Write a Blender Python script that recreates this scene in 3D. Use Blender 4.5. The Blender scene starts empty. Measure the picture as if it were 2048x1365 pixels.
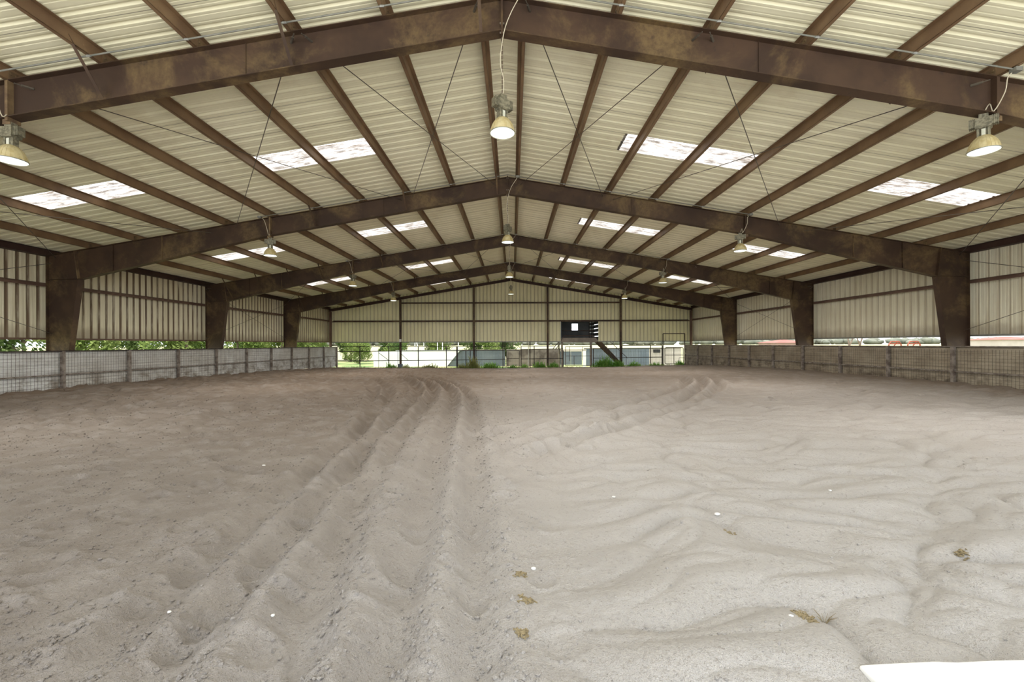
import bpy, math, random
import numpy as np
from mathutils import Vector, Matrix
R = math.radians
random.seed(7)
scn = bpy.context.scene
COL = scn.collection
PI = math.pi

# ------------------------------------------------------------------ helpers
OFF = {}

class MB:
    def __init__(s): s.v = []; s.f = []
    def add(s, vs, fs):
        n = len(s.v); s.v += [tuple(v) for v in vs]; s.f += [tuple(i + n for i in f) for f in fs]; return s
    def box(s, x0, x1, y0, y1, z0, z1):
        vs = [(x, y, z) for z in (z0, z1) for y in (y0, y1) for x in (x0, x1)]
        return s.add(vs, [(0, 2, 3, 1), (4, 5, 7, 6), (0, 1, 5, 4), (2, 6, 7, 3), (0, 4, 6, 2), (1, 3, 7, 5)])
    def prism_y(s, poly, y0, y1):            # polygon in XZ, extruded along Y
        n = len(poly)
        vs = [(x, y0, z) for x, z in poly] + [(x, y1, z) for x, z in poly]
        fs = [tuple(range(n)), tuple(range(2 * n - 1, n - 1, -1))]
        fs += [((i + 1) % n, i, n + i, n + (i + 1) % n) for i in range(n)]
        return s.add(vs, fs)
    def prism_x(s, poly, x0, x1):            # polygon in YZ
        n = len(poly)
        vs = [(x0, y, z) for y, z in poly] + [(x1, y, z) for y, z in poly]
        fs = [tuple(range(n)), tuple(range(2 * n - 1, n - 1, -1))]
        fs += [((i + 1) % n, i, n + i, n + (i + 1) % n) for i in range(n)]
        return s.add(vs, fs)
    def strip_y(s, line, t, y0, y1):         # plate following a line in XZ, thickness t upward of the line normal
        for a, b in zip(line[:-1], line[1:]):
            a, b = Vector(a), Vector(b); d = (b - a).normalized(); n = Vector((-d.y, d.x)) * t
            s.prism_y([tuple(a), tuple(b), tuple(b + n), tuple(a + n)], y0, y1)
        return s
    def tube(s, pts, r, n=6, cap=True):
        pts = [Vector(p) for p in pts]; N = len(pts); vs = []; fs = []
        u = None
        for i, p in enumerate(pts):
            d = (pts[min(i + 1, N - 1)] - pts[max(i - 1, 0)]).normalized()
            if u is None:
                u = d.cross(Vector((0, 0, 1)));
                if u.length < 1e-3: u = d.cross(Vector((1, 0, 0)))
            u = (u - d * u.dot(d)).normalized(); w = d.cross(u)
            rr = r[i] if isinstance(r, (list, tuple)) else r
            for k in range(n):
                a = 2 * PI * k / n + PI / n
                vs.append(p + (u * math.cos(a) + w * math.sin(a)) * rr)
        for i in range(N - 1):
            for k in range(n):
                k2 = (k + 1) % n
                fs.append((i * n + k, i * n + k2, (i + 1) * n + k2, (i + 1) * n + k))
        if cap:
            fs.append(tuple(range(n - 1, -1, -1))); fs.append(tuple((N - 1) * n + k for k in range(n)))
        return s.add(vs, fs)
    def lathe(s, prof, n=28, c=(0, 0, 0), closed=False):
        vs = []; fs = []; m = len(prof)
        for r, z in prof:
            for k in range(n):
                a = 2 * PI * k / n
                vs.append((c[0] + r * math.cos(a), c[1] + r * math.sin(a), c[2] + z))
        for i in range(m - 1 if not closed else m):
            j = (i + 1) % m
            for k in range(n):
                k2 = (k + 1) % n
                fs.append((i * n + k, i * n + k2, j * n + k2, j * n + k))
        return s.add(vs, fs)
    def disc(s, r, z, n=28, c=(0, 0)):
        return s.add([(c[0] + r * math.cos(2 * PI * k / n), c[1] + r * math.sin(2 * PI * k / n), z) for k in range(n)], [tuple(range(n))])
    def build(s, name, m, parent=None, smooth=False, loc=None):
        o0 = OFF.get(parent.name, Vector((0, 0, 0))) if parent else Vector((0, 0, 0))
        base = Vector(loc) if loc is not None else o0
        me = bpy.data.meshes.new(name)
        me.from_pydata([tuple(Vector(v) - base) for v in s.v], [], s.f)
        me.update()
        if m: me.materials.append(m)
        if smooth: me.polygons.foreach_set('use_smooth', [True] * len(me.polygons))
        o = bpy.data.objects.new(name, me); COL.objects.link(o)
        if parent:
            o.parent = parent
            if loc is not None: o.location = base - o0
        elif loc is not None: o.location = base
        OFF[o.name] = base
        return o

def tag(o, label, cat, group=None, kind=None):
    o['label'] = label; o['category'] = cat
    if group: o['group'] = group
    if kind: o['kind'] = kind
    return o
def thing(name, loc, label, cat, group=None):
    o = bpy.data.objects.new(name, None); COL.objects.link(o); o.location = loc; o.empty_display_size = .2
    OFF[o.name] = Vector(loc)
    return tag(o, label, cat, group)
def structure(o, label=None):
    o['kind'] = 'structure'
    if label: o['label'] = label
    return o
def copy_tree(o, parent=None):
    c = o.copy(); COL.objects.link(c)
    if parent: c.parent = parent
    for ch in list(o.children): copy_tree(ch, c)
    return c

# ------------------------------------------------------------------ materials
class NT:
    def __init__(s, name):
        s.m = bpy.data.materials.new(name); s.m.use_nodes = True
        s.t = s.m.node_tree; s.t.nodes.clear()
        s.out = s.n('ShaderNodeOutputMaterial')
        s.geo = s.n('ShaderNodeNewGeometry').outputs['Position']
    def n(s, t, **k):
        x = s.t.nodes.new(t)
        for a, b in k.items(): setattr(x, a, b)
        return x
    def lk(s, a, b): s.t.links.new(a, b)
    def val(s, sock, v):
        if hasattr(v, 'links') or isinstance(v, bpy.types.NodeSocket): s.lk(v, sock)
        else: sock.default_value = v
    def math(s, op, a, b=0.0, c=0.0, clamp=False):
        x = s.n('ShaderNodeMath', operation=op, use_clamp=clamp)
        s.val(x.inputs[0], a); s.val(x.inputs[1], b); s.val(x.inputs[2], c)
        return x.outputs[0]
    def mapr(s, v, a, b, c=0.0, d=1.0, smooth=True):
        x = s.n('ShaderNodeMapRange', interpolation_type='SMOOTHSTEP' if smooth else 'LINEAR')
        s.val(x.inputs[0], v)
        for i, q in enumerate((a, b, c, d)): x.inputs[i + 1].default_value = q
        return x.outputs[0]
    def scale(s, v, sc):
        x = s.n('ShaderNodeVectorMath', operation='MULTIPLY'); s.lk(v, x.inputs[0]); x.inputs[1].default_value = sc
        return x.outputs[0]
    def noise(s, scale=1, detail=4, rough=.55, vec=None, dist=0):
        x = s.n('ShaderNodeTexNoise'); s.lk(vec or s.geo, x.inputs['Vector'])
        x.inputs['Scale'].default_value = scale; x.inputs['Detail'].default_value = detail
        x.inputs['Roughness'].default_value = rough; x.inputs['Distortion'].default_value = dist
        return x.outputs[0]
    def mix(s, f, a, b):
        x = s.n('ShaderNodeMix', data_type='RGBA'); s.val(x.inputs[0], f)
        for i, c in ((6, a), (7, b)):
            if isinstance(c, (tuple, list)): x.inputs[i].default_value = (*c[:3], 1)
            else: s.lk(c, x.inputs[i])
        return x.outputs[2]
    def xyz(s):
        x = s.n('ShaderNodeSeparateXYZ'); s.lk(s.geo, x.inputs[0]); return x.outputs
    def bump(s, h, strength=.3, dist=.01):
        x = s.n('ShaderNodeBump'); s.lk(h, x.inputs['Height']); x.inputs['Strength'].default_value = strength
        x.inputs['Distance'].default_value = dist; return x.outputs[0]
    def bsdf(s, col, rough=.7, metal=0, normal=None, spec=.3):
        b = s.n('ShaderNodeBsdfPrincipled')
        if isinstance(col, (tuple, list)): b.inputs['Base Color'].default_value = (*col[:3], 1)
        else: s.lk(col, b.inputs['Base Color'])
        s.val(b.inputs['Roughness'], rough); b.inputs['Metallic'].default_value = metal
        b.inputs['Specular IOR Level'].default_value = spec
        if normal is not None: s.lk(normal, b.inputs['Normal'])
        s.lk(b.outputs[0], s.out.inputs[0]); return b

def simple(name, ca, cb=None, sc=3, rough=.7, metal=0, bump=0, bsc=60, spec=.3, lo=.35, hi=.65):
    t = NT(name)
    c = ca if cb is None else t.mix(t.mapr(t.noise(sc, 5), lo, hi), ca, cb)
    nr = t.bump(t.noise(bsc, 3), bump, .005) if bump else None
    t.bsdf(c, rough, metal, nr, spec); return t.m

M = {}
def frame_steel():
    t = NT('painted_frame_steel')
    a = t.mix(t.mapr(t.noise(.9, 4, .6), .38, .62), (.044, .025, .016), (.070, .040, .024))
    dust = t.math('MULTIPLY', t.mapr(t.noise(.75, 6, .68, dist=.4), .46, .66), t.mapr(t.noise(9, 5, .7), .15, .65))
    c = t.mix(t.math('MULTIPLY', dust, .75), a, (.190, .130, .058))
    c = t.mix(t.math('MULTIPLY', t.mapr(t.noise(5, 5, .65), .60, .75), .6), c, (.030, .021, .018))
    t.bsdf(c, .62, 0, t.bump(t.noise(70, 3), .15, .004), .35); return t.m
M['frame'] = frame_steel()
M['purlin'] = simple('painted_purlin_steel', (.175, .105, .058), (.250, .160, .088), 1.3, .5, 0, .05, 40, .4)
M['dark_purlin'] = simple('dark_eave_steel', (.050, .026, .022), (.075, .042, .032), 1.5, .6)
M['girt'] = simple('painted_girt_steel', (.115, .068, .048), (.17, .105, .075), 1.6, .6)
M['black_pipe'] = simple('dark_painted_pipe', (.020, .016, .015), (.045, .030, .025), 4, .55)
M['brown_pipe'] = simple('rusty_brown_pipe', (.075, .042, .032), (.12, .075, .055), 4, .6)
M['grey_pipe'] = simple('weathered_pipe', (.13, .10, .08), (.30, .26, .22), 5, .75, 0, .2, 50)
M['wire'] = simple('rusted_wire', (.055, .045, .04), (.10, .075, .055), 8, .6, .3)
M['galv'] = simple('galvanised_steel', (.42, .44, .43), (.55, .57, .56), 8, .4, .7)
M['conduit'] = simple('grey_conduit', (.22, .225, .20), (.28, .28, .25), 6, .55, .3)
M['rod'] = simple('thin_steel_rod', (.10, .085, .07), (.17, .15, .12), 3, .5, .5)
M['bolt'] = simple('plated_bolt', (.45, .42, .36), None, 1, .4, .8)
M['tan_plate'] = simple('primer_tan_plate', (.24, .165, .085), (.11, .07, .045), 4, .65)
M['cord'] = simple('cream_power_cord', (.62, .57, .44), None, 1, .5)
M['chain'] = simple('dull_chain', (.20, .16, .12), None, 1, .5, .6)
M['ballast'] = simple('weathered_cast_aluminium', (.15, .14, .10), (.30, .28, .20), 25, .55, .3, .2, 90)
M['lampplate'] = simple('pale_plate', (.70, .70, .62), (.6, .62, .5), 20, .5)

def siding(name, axis, ca, cb, stain, line, stain_col=(.13, .075, .035), band=0.0):
    t = NT(name); X = t.xyz()
    u = X[0] if axis == 'x' else X[1]
    fr = t.math('FRACT', t.math('DIVIDE', t.math('ADD', u, 304.8), .3048))
    d = t.math('ABSOLUTE', t.math('SUBTRACT', fr, .5))             # 0 at the rib, .5 mid pan
    sv = t.scale(t.geo, (2.2, 2.2, .22)) if axis != 'roof' else t.geo
    st = t.noise(2.2, 5, .65, vec=sv)
    base = t.mix(t.mapr(t.noise(.5, 4), .35, .65), ca, cb)
    streak = t.mapr(t.noise(6, 4, .7, vec=t.scale(t.geo, (3, 3, .10))), .40, .75)
    base = t.mix(t.math('MULTIPLY', streak, .30 * (1 + stain)), base, (.50, .42, .28))
    rib = t.mapr(d, .13, .22, 1, 0)
    c = t.mix(t.math('MULTIPLY', t.math('MULTIPLY', rib, t.mapr(st, .22, .55)), stain), base, stain_col)
    seam = t.mapr(d, .0, .035, 1, 0)
    c = t.mix(t.math('MULTIPLY', seam, line), c, (.07, .045, .028))
    if band:
        zz = t.math('ADD', X[2], t.math('MULTIPLY', t.noise(3, 3), .35))
        c = t.mix(t.math('MULTIPLY', t.mapr(zz, 2.05, 2.45, 1, 0), band), c, (.20, .135, .075))
    t.bsdf(c, .55, 0, None, .35); return t.m
M['side_l'] = siding('cream_siding_rust_streaked', 'y', (.84, .79, .60), (.76, .70, .50), .95, .6, band=.45)
M['side_r'] = siding('cream_siding_clean', 'y', (.88, .85, .68), (.80, .76, .58), .40, .45, (.30, .22, .11), band=.45)
M['side_b'] = siding('cream_siding_end', 'x', (.86, .82, .55), (.80, .76, .49), .20, .85, band=0)

def roof_mat():
    t = NT('cream_roof_sheet'); X = t.xyz()
    base = t.mix(t.mapr(t.noise(.35, 4), .35, .65), (.90, .875, .68), (.85, .825, .62))
    sv = t.scale(t.geo, (.18, 7, .18))
    st = t.mapr(t.noise(1.3, 4, .6, vec=sv), .42, .66)
    base = t.mix(t.math('MULTIPLY', st, .28), base, (.64, .60, .42))
    yy = t.math('ADD', X[1], 91.44)
    fr = t.math('FRACT', t.math('DIVIDE', yy, .9144))
    lap = t.mapr(t.math('ABSOLUTE', t.math('SUBTRACT', fr, .012)), .0, .012, 1, 0)
    c = t.mix(t.math('MULTIPLY', lap, .8), base, (.06, .045, .03))
    stain = t.math('MULTIPLY', t.mapr(t.noise(.9, 5, .6), .56, .72), .35)
    c = t.mix(stain, c, (.62, .54, .37))
    t.bsdf(c, .6, 0, None, .3); return t.m
M['roof'] = roof_mat()

def skylight_mat():
    t = NT('translucent_fibreglass')
    sv = t.scale(t.geo, (1.2, 9, 1.2))
    d = t.math('MULTIPLY', t.mapr(t.noise(1.6, 6, .75, vec=sv), .38, .62), t.mapr(t.noise(2.2, 4, .6), .25, .6))
    c = t.mix(d, (.46, .44, .425), (.10, .075, .055))
    tr = t.n('ShaderNodeBsdfTranslucent'); t.lk(c, tr.inputs[0])
    df = t.n('ShaderNodeBsdfDiffuse'); t.lk(c, df.inputs[0])
    mx = t.n('ShaderNodeMixShader'); mx.inputs[0].default_value = .25
    t.lk(tr.outputs[0], mx.inputs[1]); t.lk(df.outputs[0], mx.inputs[2]); t.lk(mx.outputs[0], t.out.inputs[0]); return t.m
M['skylight'] = skylight_mat()

def reflector_mat():
    t = NT('aged_acrylic_shade')
    c = t.mix(t.mapr(t.noise(12, 4), .35, .65), (.62, .52, .27), (.74, .66, .42))
    df = t.n('ShaderNodeBsdfPrincipled'); t.lk(c, df.inputs['Base Color']); df.inputs['Roughness'].default_value = .35
    tr = t.n('ShaderNodeBsdfTranslucent'); t.lk(c, tr.inputs[0])
    mx = t.n('ShaderNodeMixShader'); mx.inputs[0].default_value = .25
    t.lk(df.outputs[0], mx.inputs[1]); t.lk(tr.outputs[0], mx.inputs[2]); t.lk(mx.outputs[0], t.out.inputs[0]); return t.m
M['shade'] = reflector_mat()
def emis(name, c, s):
    t = NT(name); e = t.n('ShaderNodeEmission'); e.inputs[0].default_value = (*c, 1); e.inputs[1].default_value = s
    t.lk(e.outputs[0], t.out.inputs[0]); return t.m
M['lens'] = emis('lit_lamp_lens', (.90, 1.0, .90), 1.6)

def sand_mat():
    t = NT('raked_arena_sand'); X = t.xyz()
    n1 = t.noise(.28, 4, .6); n2 = t.noise(2.5, 5, .65); n3 = t.noise(38, 4, .7); n4 = t.noise(150, 2, .7)
    ax = t.math('ABSOLUTE', X[0])
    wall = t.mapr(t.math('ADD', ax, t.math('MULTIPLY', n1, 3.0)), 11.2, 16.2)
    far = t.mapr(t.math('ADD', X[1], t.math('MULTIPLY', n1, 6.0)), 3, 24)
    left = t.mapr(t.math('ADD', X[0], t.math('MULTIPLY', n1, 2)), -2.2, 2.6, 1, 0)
    damp_falloff = t.math('MAXIMUM', t.math('MULTIPLY', wall, .85), t.math('MULTIPLY', far, .74))  # browner by walls and far off: damp sand plus fading light in colour
    c = t.mix(t.math('MULTIPLY', left, .95), (.545, .515, .488), (.262, .228, .198))  # left darker: damp sand plus weaker light there put into colour
    c = t.mix(damp_falloff, c, (.235, .165, .110))
    c = t.mix(t.math('MULTIPLY', t.mapr(n2, .42, .68), .20), c, (.56, .52, .48))
    c = t.mix(t.math('MULTIPLY', t.mapr(n3, .56, .70), .42), c, (.23, .185, .15))
    c = t.mix(t.math('MULTIPLY', t.mapr(n4, .68, .76), .5), c, (.80, .78, .74))
    b0 = t.bump(t.noise(15, 6, .78), .9, .030)
    y = t.n('ShaderNodeBump'); t.lk(n3, y.inputs['Height']); y.inputs['Strength'].default_value = 1; y.inputs['Distance'].default_value = .016
    t.lk(b0, y.inputs['Normal']); b1 = y.outputs[0]
    x = t.n('ShaderNodeBump'); t.lk(n4, x.inputs['Height']); x.inputs['Strength'].default_value = .5; x.inputs['Distance'].default_value = .006
    t.lk(b1, x.inputs['Normal'])
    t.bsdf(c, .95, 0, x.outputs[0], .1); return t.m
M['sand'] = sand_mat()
M['clod'] = simple('sand_clod', (.33, .285, .25), (.46, .415, .38), 30, .95, 0, .4, 120, .1)
M['pebble'] = simple('pale_pebble', (.86, .85, .82), (.72, .70, .66), 40, .7)
M['dung'] = simple('dry_brown_scraps', (.21, .165, .095), (.33, .27, .16), 60, .95)
M['white_paint'] = simple('white_paint', (.88, .87, .84), (.80, .79, .76), 3, .5)
M['straw'] = simple('dry_straw', (.42, .36, .22), None, 1, .8)

def kick_mat(name, up, low, dirt, amount):
    t = NT(name); X = t.xyz()
    c = t.mix(t.mapr(t.noise(.45, 5, .6), .38, .62), up, low)
    sm = t.noise(1.4, 6, .7, vec=t.scale(t.geo, (1, 1, 1.6)))
    lowz = t.mapr(t.math('ADD', X[2], t.math('MULTIPLY', t.noise(2.0, 3), .7)), .55, 1.15, 1, .35)
    c = t.mix(t.math('MULTIPLY', t.math('MULTIPLY', t.mapr(sm, .40, .66), lowz), amount), c, dirt)
    sp = t.mapr(t.noise(24, 3, .7), .64, .72)
    c = t.mix(t.math('MULTIPLY', sp, .6), c, (.09, .075, .06))
    t.bsdf(c, .7, 0, t.bump(t.noise(30, 4), .15, .004), .25); return t.m
M['kick_l'] = kick_mat('grey_metal_kickboard', (.74, .74, .71), (.62, .60, .55), (.26, .22, .17), .95)
M['kick_r'] = kick_mat('dusty_brown_kickboard', (.43, .37, .275), (.34, .28, .20), (.13, .10, .07), .95)

M['grass'] = simple('outdoor_grass', (.07, .13, .03), (.27, .26, .12), .45, .95, 0, 0)
M['field'] = simple('dry_pasture', (.30, .265, .16), (.255, .26, .125), .03, .95)
def leaf(name, a, b, tr=.35):
    t = NT(name)
    c = t.mix(t.mapr(t.noise(1.1, 3), .35, .65), a, b)
    d = t.n('ShaderNodeBsdfDiffuse'); t.lk(c, d.inputs[0]); s = t.n('ShaderNodeBsdfTranslucent'); t.lk(c, s.inputs[0])
    mx = t.n('ShaderNodeMixShader'); mx.inputs[0].default_value = tr
    t.lk(d.outputs[0], mx.inputs[1]); t.lk(s.outputs[0], mx.inputs[2]); t.lk(mx.outputs[0], t.out.inputs[0]); return t.m
M['leaf'] = leaf('tree_leaves', (.13, .19, .05), (.27, .32, .11))
M['leaf_y'] = leaf('yellow_green_leaves', (.30, .36, .03), (.46, .45, .04))
M['leaf_d'] = leaf('dark_leaves', (.07, .12, .04), (.15, .20, .07))
M['weed'] = leaf('weed_leaves', (.13, .30, .05), (.26, .44, .10))
M['weed_dry'] = leaf('dry_weed_leaves', (.26, .28, .10), (.38, .36, .15))
M['bark'] = simple('tree_bark', (.12, .09, .07), (.22, .17, .13), 6, .9)
M['farwood'] = simple('distant_trees', (.11, .12, .095), (.17, .175, .14), .05, 1)
M['whitewall'] = simple('whitewashed_panel', (.86, .85, .84), (.80, .80, .79), .6, .6)
M['shade_and_sheet'] = simple('blue_grey_wall_shade_and_sheet', (.13, .155, .185), (.17, .195, .22), .7, .5, .2)  # blue-grey puts shade into the low wall's colour; also plain sheet metal
M['concwall'] = simple('stained_concrete', (.19, .165, .14), (.08, .065, .055), .8, .9, 0, 0, 1, .2, .4, .6)
M['booth_dark'] = simple('dark_grey_boarding', (.075, .082, .088), (.11, .115, .12), 1.2, .7)
M['booth_tan'] = simple('weathered_deck_board', (.23, .20, .17), (.31, .27, .22), 2, .8)
M['blackvoid'] = simple('dark_opening_board', (.02, .02, .02), None)
M['redroof'] = simple('red_tile_roof', (.22, .065, .05), (.27, .09, .07), .5, .8)
M['housewall'] = simple('pale_stucco', (.48, .43, .38), (.42, .37, .32), .4, .8)
M['orange'] = simple('faded_orange_paint', (.26, .06, .03), (.20, .05, .03), 3, .6)
M['pinkroof'] = simple('pinkish_shingle', (.30, .22, .18), (.25, .18, .15), .3, .9)

# ------------------------------------------------------------------ dimensions
BAY = 7.56
FY = [7.07 + BAY * i for i in range(4)]           # four interior frames
YE = 37.35                                        # end wall
Y0 = -.75                                         # open near end
HW = 15.24
RZ = 6.96                                         # top of rafter at ridge
SL = 1 / 6
def rt(x): return RZ - SL * abs(x)                # rafter top line
def rf(x): return 7.165 - SL * abs(x)             # underside of roof sheet
SB = 1.71                                         # lower edge of the siding
KX = 14.22
KT = {-1: 1.335, 1: 1.385}
ORD = ['nearest', 'second', 'third', 'farthest']
GZ = -.78                                         # outdoor grade

# ------------------------------------------------------------------ sand floor
def sm(a, b, x):
    t = np.clip((x - a) / (b - a), 0, 1); return t * t * (3 - 2 * t)
def hsh(ix, iy, s):
    n = (ix.astype(np.int64) * 374761393 + iy.astype(np.int64) * 668265263 + s * 974634777) & 0xFFFFFFFF
    n = ((n ^ (n >> 13)) * 1274126177) & 0xFFFFFFFF
    n = n ^ (n >> 16)
    return (n & 0xFFFFFF) / float(0xFFFFFF)
def gn(x, y, s=0):                                # gradient noise, about -.7 .. .7
    ix = np.floor(x); iy = np.floor(y); fx = x - ix; fy = y - iy
    u = fx * fx * fx * (fx * (fx * 6 - 15) + 10); v = fy * fy * fy * (fy * (fy * 6 - 15) + 10)
    r = 0
    for dx in (0, 1):
        for dy in (0, 1):
            a = hsh(ix + dx, iy + dy, s) * 2 * PI
            g = np.cos(a) * (fx - dx) + np.sin(a) * (fy - dy)
            r = r + g * (u if dx else 1 - u) * (v if dy else 1 - v)
    return r
def fbm(x, y, s, o=3):
    r = 0; a = 1
    for i in range(o):
        r = r + a * gn(x * 2 ** i, y * 2 ** i, s + i); a *= .5
    return r
def base_z(x, y):
    L = np.interp(y, [0, 14, 19, 21.5, 26.6, 29, 36.3, 37.6], [.03, .12, .06, .01, -.10, -.19, -.37, -.46])
    Rr = np.interp(y, [0, 12.7, 21.7, 29.3, 36.7, 37.6], [.05, .17, .17, -.02, -.27, -.32])
    C = np.interp(y, [0, 18, 24, 30, 36.4, 37.6], [0, 0, -.07, -.25, -.46, -.50])
    w = np.clip(np.abs(x) / KX, 0, 1) ** 2
    return C * (1 - w) + np.where(x < 0, L, Rr) * w
TRK = {
 'A': [(-.02, 1.5), (-.09, 2.73), (-.22, 4.31), (-.57, 8.33), (-.98, 12.1), (-1.63, 15.1), (-2.86, 18.5), (-4.77, 22.5), (-7.5, 27.9)],
 'B': [(-.38, 1.5), (-.48, 2.73), (-.68, 4.32), (-1.02, 7.42), (-1.41, 11.6), (-2.01, 14.8), (-3.27, 18.5), (-5.59, 23.8), (-8.1, 27.9)],
 'C': [(-.75, 1.4), (-.89, 2.0), (-1.1, 3.05), (-1.38, 4.78), (-1.75, 7.87), (-2.1, 12.1), (-2.45, 14.5), (-3.44, 17.8), (-5.54, 22.6), (-8.5, 27.1)],
 'D': [(-1.3, 1.4), (-1.46, 2.07), (-1.55, 3.12), (-1.79, 5.16), (-2.15, 8.36), (-2.53, 12.1), (-2.94, 14.5), (-3.98, 17.8), (-6.2, 22.6)],
 'E': [(-1.79, 2.1), (-1.95, 3.2), (-2.14, 4.79), (-2.66, 8.64), (-3.18, 11.6), (-3.75, 14.1), (-4.95, 17.2), (-6.9, 21.0)],
 'F': [(-1.38, 4.19), (-2.6, 8.3), (-3.67, 12.2), (-4.37, 14.5), (-5.39, 16.7)],
 'G': [(-.39, 7.41), (.85, 8.41), (2.44, 10.0), (4.42, 12.5), (5.85, 14.8), (6.81, 17.3), (7.19, 19.7)],
 'H': [(-.1, 6.2), (.82, 7.08), (2.47, 8.82), (4.33, 11.1), (6.14, 14.2), (7.33, 17.1), (7.95, 19.9)],
 'I': [(.38, 5.92), (1.44, 6.99), (2.92, 8.7), (4.9, 11.3), (6.7, 14.2), (7.74, 16.7), (8.49, 19.6)]}
def catmull(p, n=10):
    p = [p[0]] + p + [p[-1]]; out = []
    for i in range(1, len(p) - 2):
        for k in range(n):
            t = k / n; q = []
            for c in (0, 1):
                a, b, d, e = p[i - 1][c], p[i][c], p[i + 1][c], p[i + 2][c]
                q.append(.5 * (2 * b + (d - a) * t + (2 * a - 5 * b + 4 * d - e) * t * t + (3 * b - a - 3 * d + e) * t ** 3))
            out.append(tuple(q))
    return out + [p[-2]]
TR2 = {k: np.array(catmull(v)) for k, v in TRK.items()}
def track(x, y, k):                               # distance to a furrow (it runs mainly along y), fade at its ends
    P = TR2[k]; ys = np.maximum.accumulate(P[:, 1])
    cx = np.interp(y, ys, P[:, 0]); sl = np.interp(y, ys, np.gradient(P[:, 0], ys + np.arange(len(ys)) * 1e-6))
    d = (x - cx) / np.sqrt(1 + sl * sl)
    fade = sm(ys[0] - .6, ys[0] + .4, y) * (1 - sm(ys[-1] - 3.0, ys[-1], y))
    return d, fade, cx
rng = np.random.default_rng(5)
prints = []
for i in range(2400):
    x = rng.uniform(-14, 13); y = 1.8 + rng.uniform(0, 1) ** 1.4 * 33
    keep = .95 if x < -1.2 else (.6 if x < 1.2 else .10)
    if x > .5 and y < 5: keep = 0
    if rng.uniform() < keep: prints.append((x, y, rng.uniform(.07, .14), rng.uniform(.022, .046) * (.55 + .45 * min(1, max(0, (y - 2) / 4)) + .7 * min(1, max(0, (y - 7) / 7))), rng.uniform(0, 6.3)))
for (x, y) in ((-.66, 2.62), (-.80, 2.1), (-.6, 3.5), (-1.9, 2.9), (-1.1, 3.9), (-2.5, 3.6), (-1.5, 2.4), (-2.2, 2.5)):
    prints.append((x, y, .12, .026, rng.uniform(0, 6.3)))
def smooth_h(x, y):
    """relief of the sand on top of the levels of the ground"""
    wx = gn(x * .9, y * .9, 11) * .55; wy = gn(x * .8, y * .8, 12) * .35
    h = .03 * fbm(x * .22, y * .22, 1, 2) + .018 * gn(x * .9, y * .9, 3)
    right = sm(.2, 1.4, x + gn(x * .5, y * .5, 21) * .8)
    # shoved sand on the right: rounded humps with sharp creases between them
    b1 = np.abs(gn(x * .95 + wx * 1.6, y * 2.1 + wy * 2.4, 31)); b2 = np.abs(gn(x * 2.1 + wx * 2, y * 3.6 + wy * 3, 32))
    wav = .105 * (np.minimum(b1, .40) + .001) ** .55 + .034 * (np.minimum(b2, .4) + .001) ** .6
    fary = sm(9, 20, y)
    h = h + 1.5 * right * wav * (1 - .35 * fary)
    # dunes towards the left wall
    ld = sm(-2.5, -7, x) * sm(5.5, 9, y)
    b3 = np.abs(gn(x * 1.5 + wx, y * 1.7 + wy, 41)); h = h + ld * .24 * np.minimum(b3, .4)
    h = h + (1 - right) * (1 - ld) * .055 * np.minimum(np.abs(gn(x * 1.2 + wx, y * 1.5 + wy, 42)), .4)
    # crumbled clods, strongest on the left in front
    cm = (1 - right) * (1 - sm(7, 15, y)); cr = np.clip(gn(x * 9, y * 9, 51) * 1.0 + gn(x * 19, y * 19, 52) * .55 - .12, 0, 1)
    patch = sm(-.15, .35, gn(x * .8, y * .8, 53))
    h = h + cm * (.014 + .030 * patch) * cr + cm * .006 * np.clip(gn(x * 38, y * 38, 55) - .1, 0, 1)
    h = h + .0022 * gn(x * 26, y * 26, 54) * (1 - sm(5, 10, y))
    # fine harrow ripple in the far middle
    hm = np.exp(-(((x - .6) / 2.6) ** 2 + ((y - 20.5) / 5.5) ** 2))
    h = h + hm * .022 * np.sin((y + .35 * x + .5 * gn(x * .5, y * .5, 61)) * 2 * PI / .62)
    return h
def relief(x, y):
    h = smooth_h(x, y)
    for k in TRK:
        d, fade, cx = track(x, y, k)
        amp, w = (.068, .12) if k in 'ABCDEF' else (.055, .13)
        if k == 'F': amp = .055
        if k in 'GHI': w = w * 1.1; amp = .075
        amp = amp * (.85 + .15 * sm(3, 8, y) + .5 * sm(8, 15, y))
        wob = 1 + .5 * gn(x * 3, y * 3, 71)
        g = -amp * np.exp(-(d / w) ** 2) + amp * .62 * (np.exp(-((d - 2.0 * w) / (w * .85)) ** 2) + np.exp(-((d + 2.0 * w) / (w * .85)) ** 2))
        h = h + g * fade * wob
    return h
def stamp_prints(X, Y, H, xs, ys):
    for (px, py, r, dp, a) in prints:
        i0, i1 = np.searchsorted(xs, (px - 2.2 * r, px + 2.2 * r)); j0, j1 = np.searchsorted(ys, (py - 2.2 * r, py + 2.2 * r))
        if i1 - i0 < 2 or j1 - j0 < 2: continue
        sx = X[j0:j1, i0:i1] - px; sy = Y[j0:j1, i0:i1] - py
        ca, sa = math.cos(a), math.sin(a)
        u = (sx * ca + sy * sa) / r; v = (-sx * sa + sy * ca) / (r * .82); q = np.sqrt(u * u + v * v)
        H[j0:j1, i0:i1] += dp * (-np.exp(-q ** 4 * 1.2) + .75 * np.exp(-((q - 1.32) / .27) ** 2) * (.6 + .5 * u))
def graded(a, b, f):
    out = [a]
    while out[-1] < b: out.append(out[-1] + f(out[-1]))
    out[-1] = b; return np.array(out)
xp = graded(0, 15.2, lambda x: .017 + .0040 * x); xs = np.concatenate([-xp[:0:-1], xp])
ys = graded(Y0 - .6, 37.9, lambda y: .013 + .0036 * abs(y - 1.2))
GX, GY = np.meshgrid(xs, ys)
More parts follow.
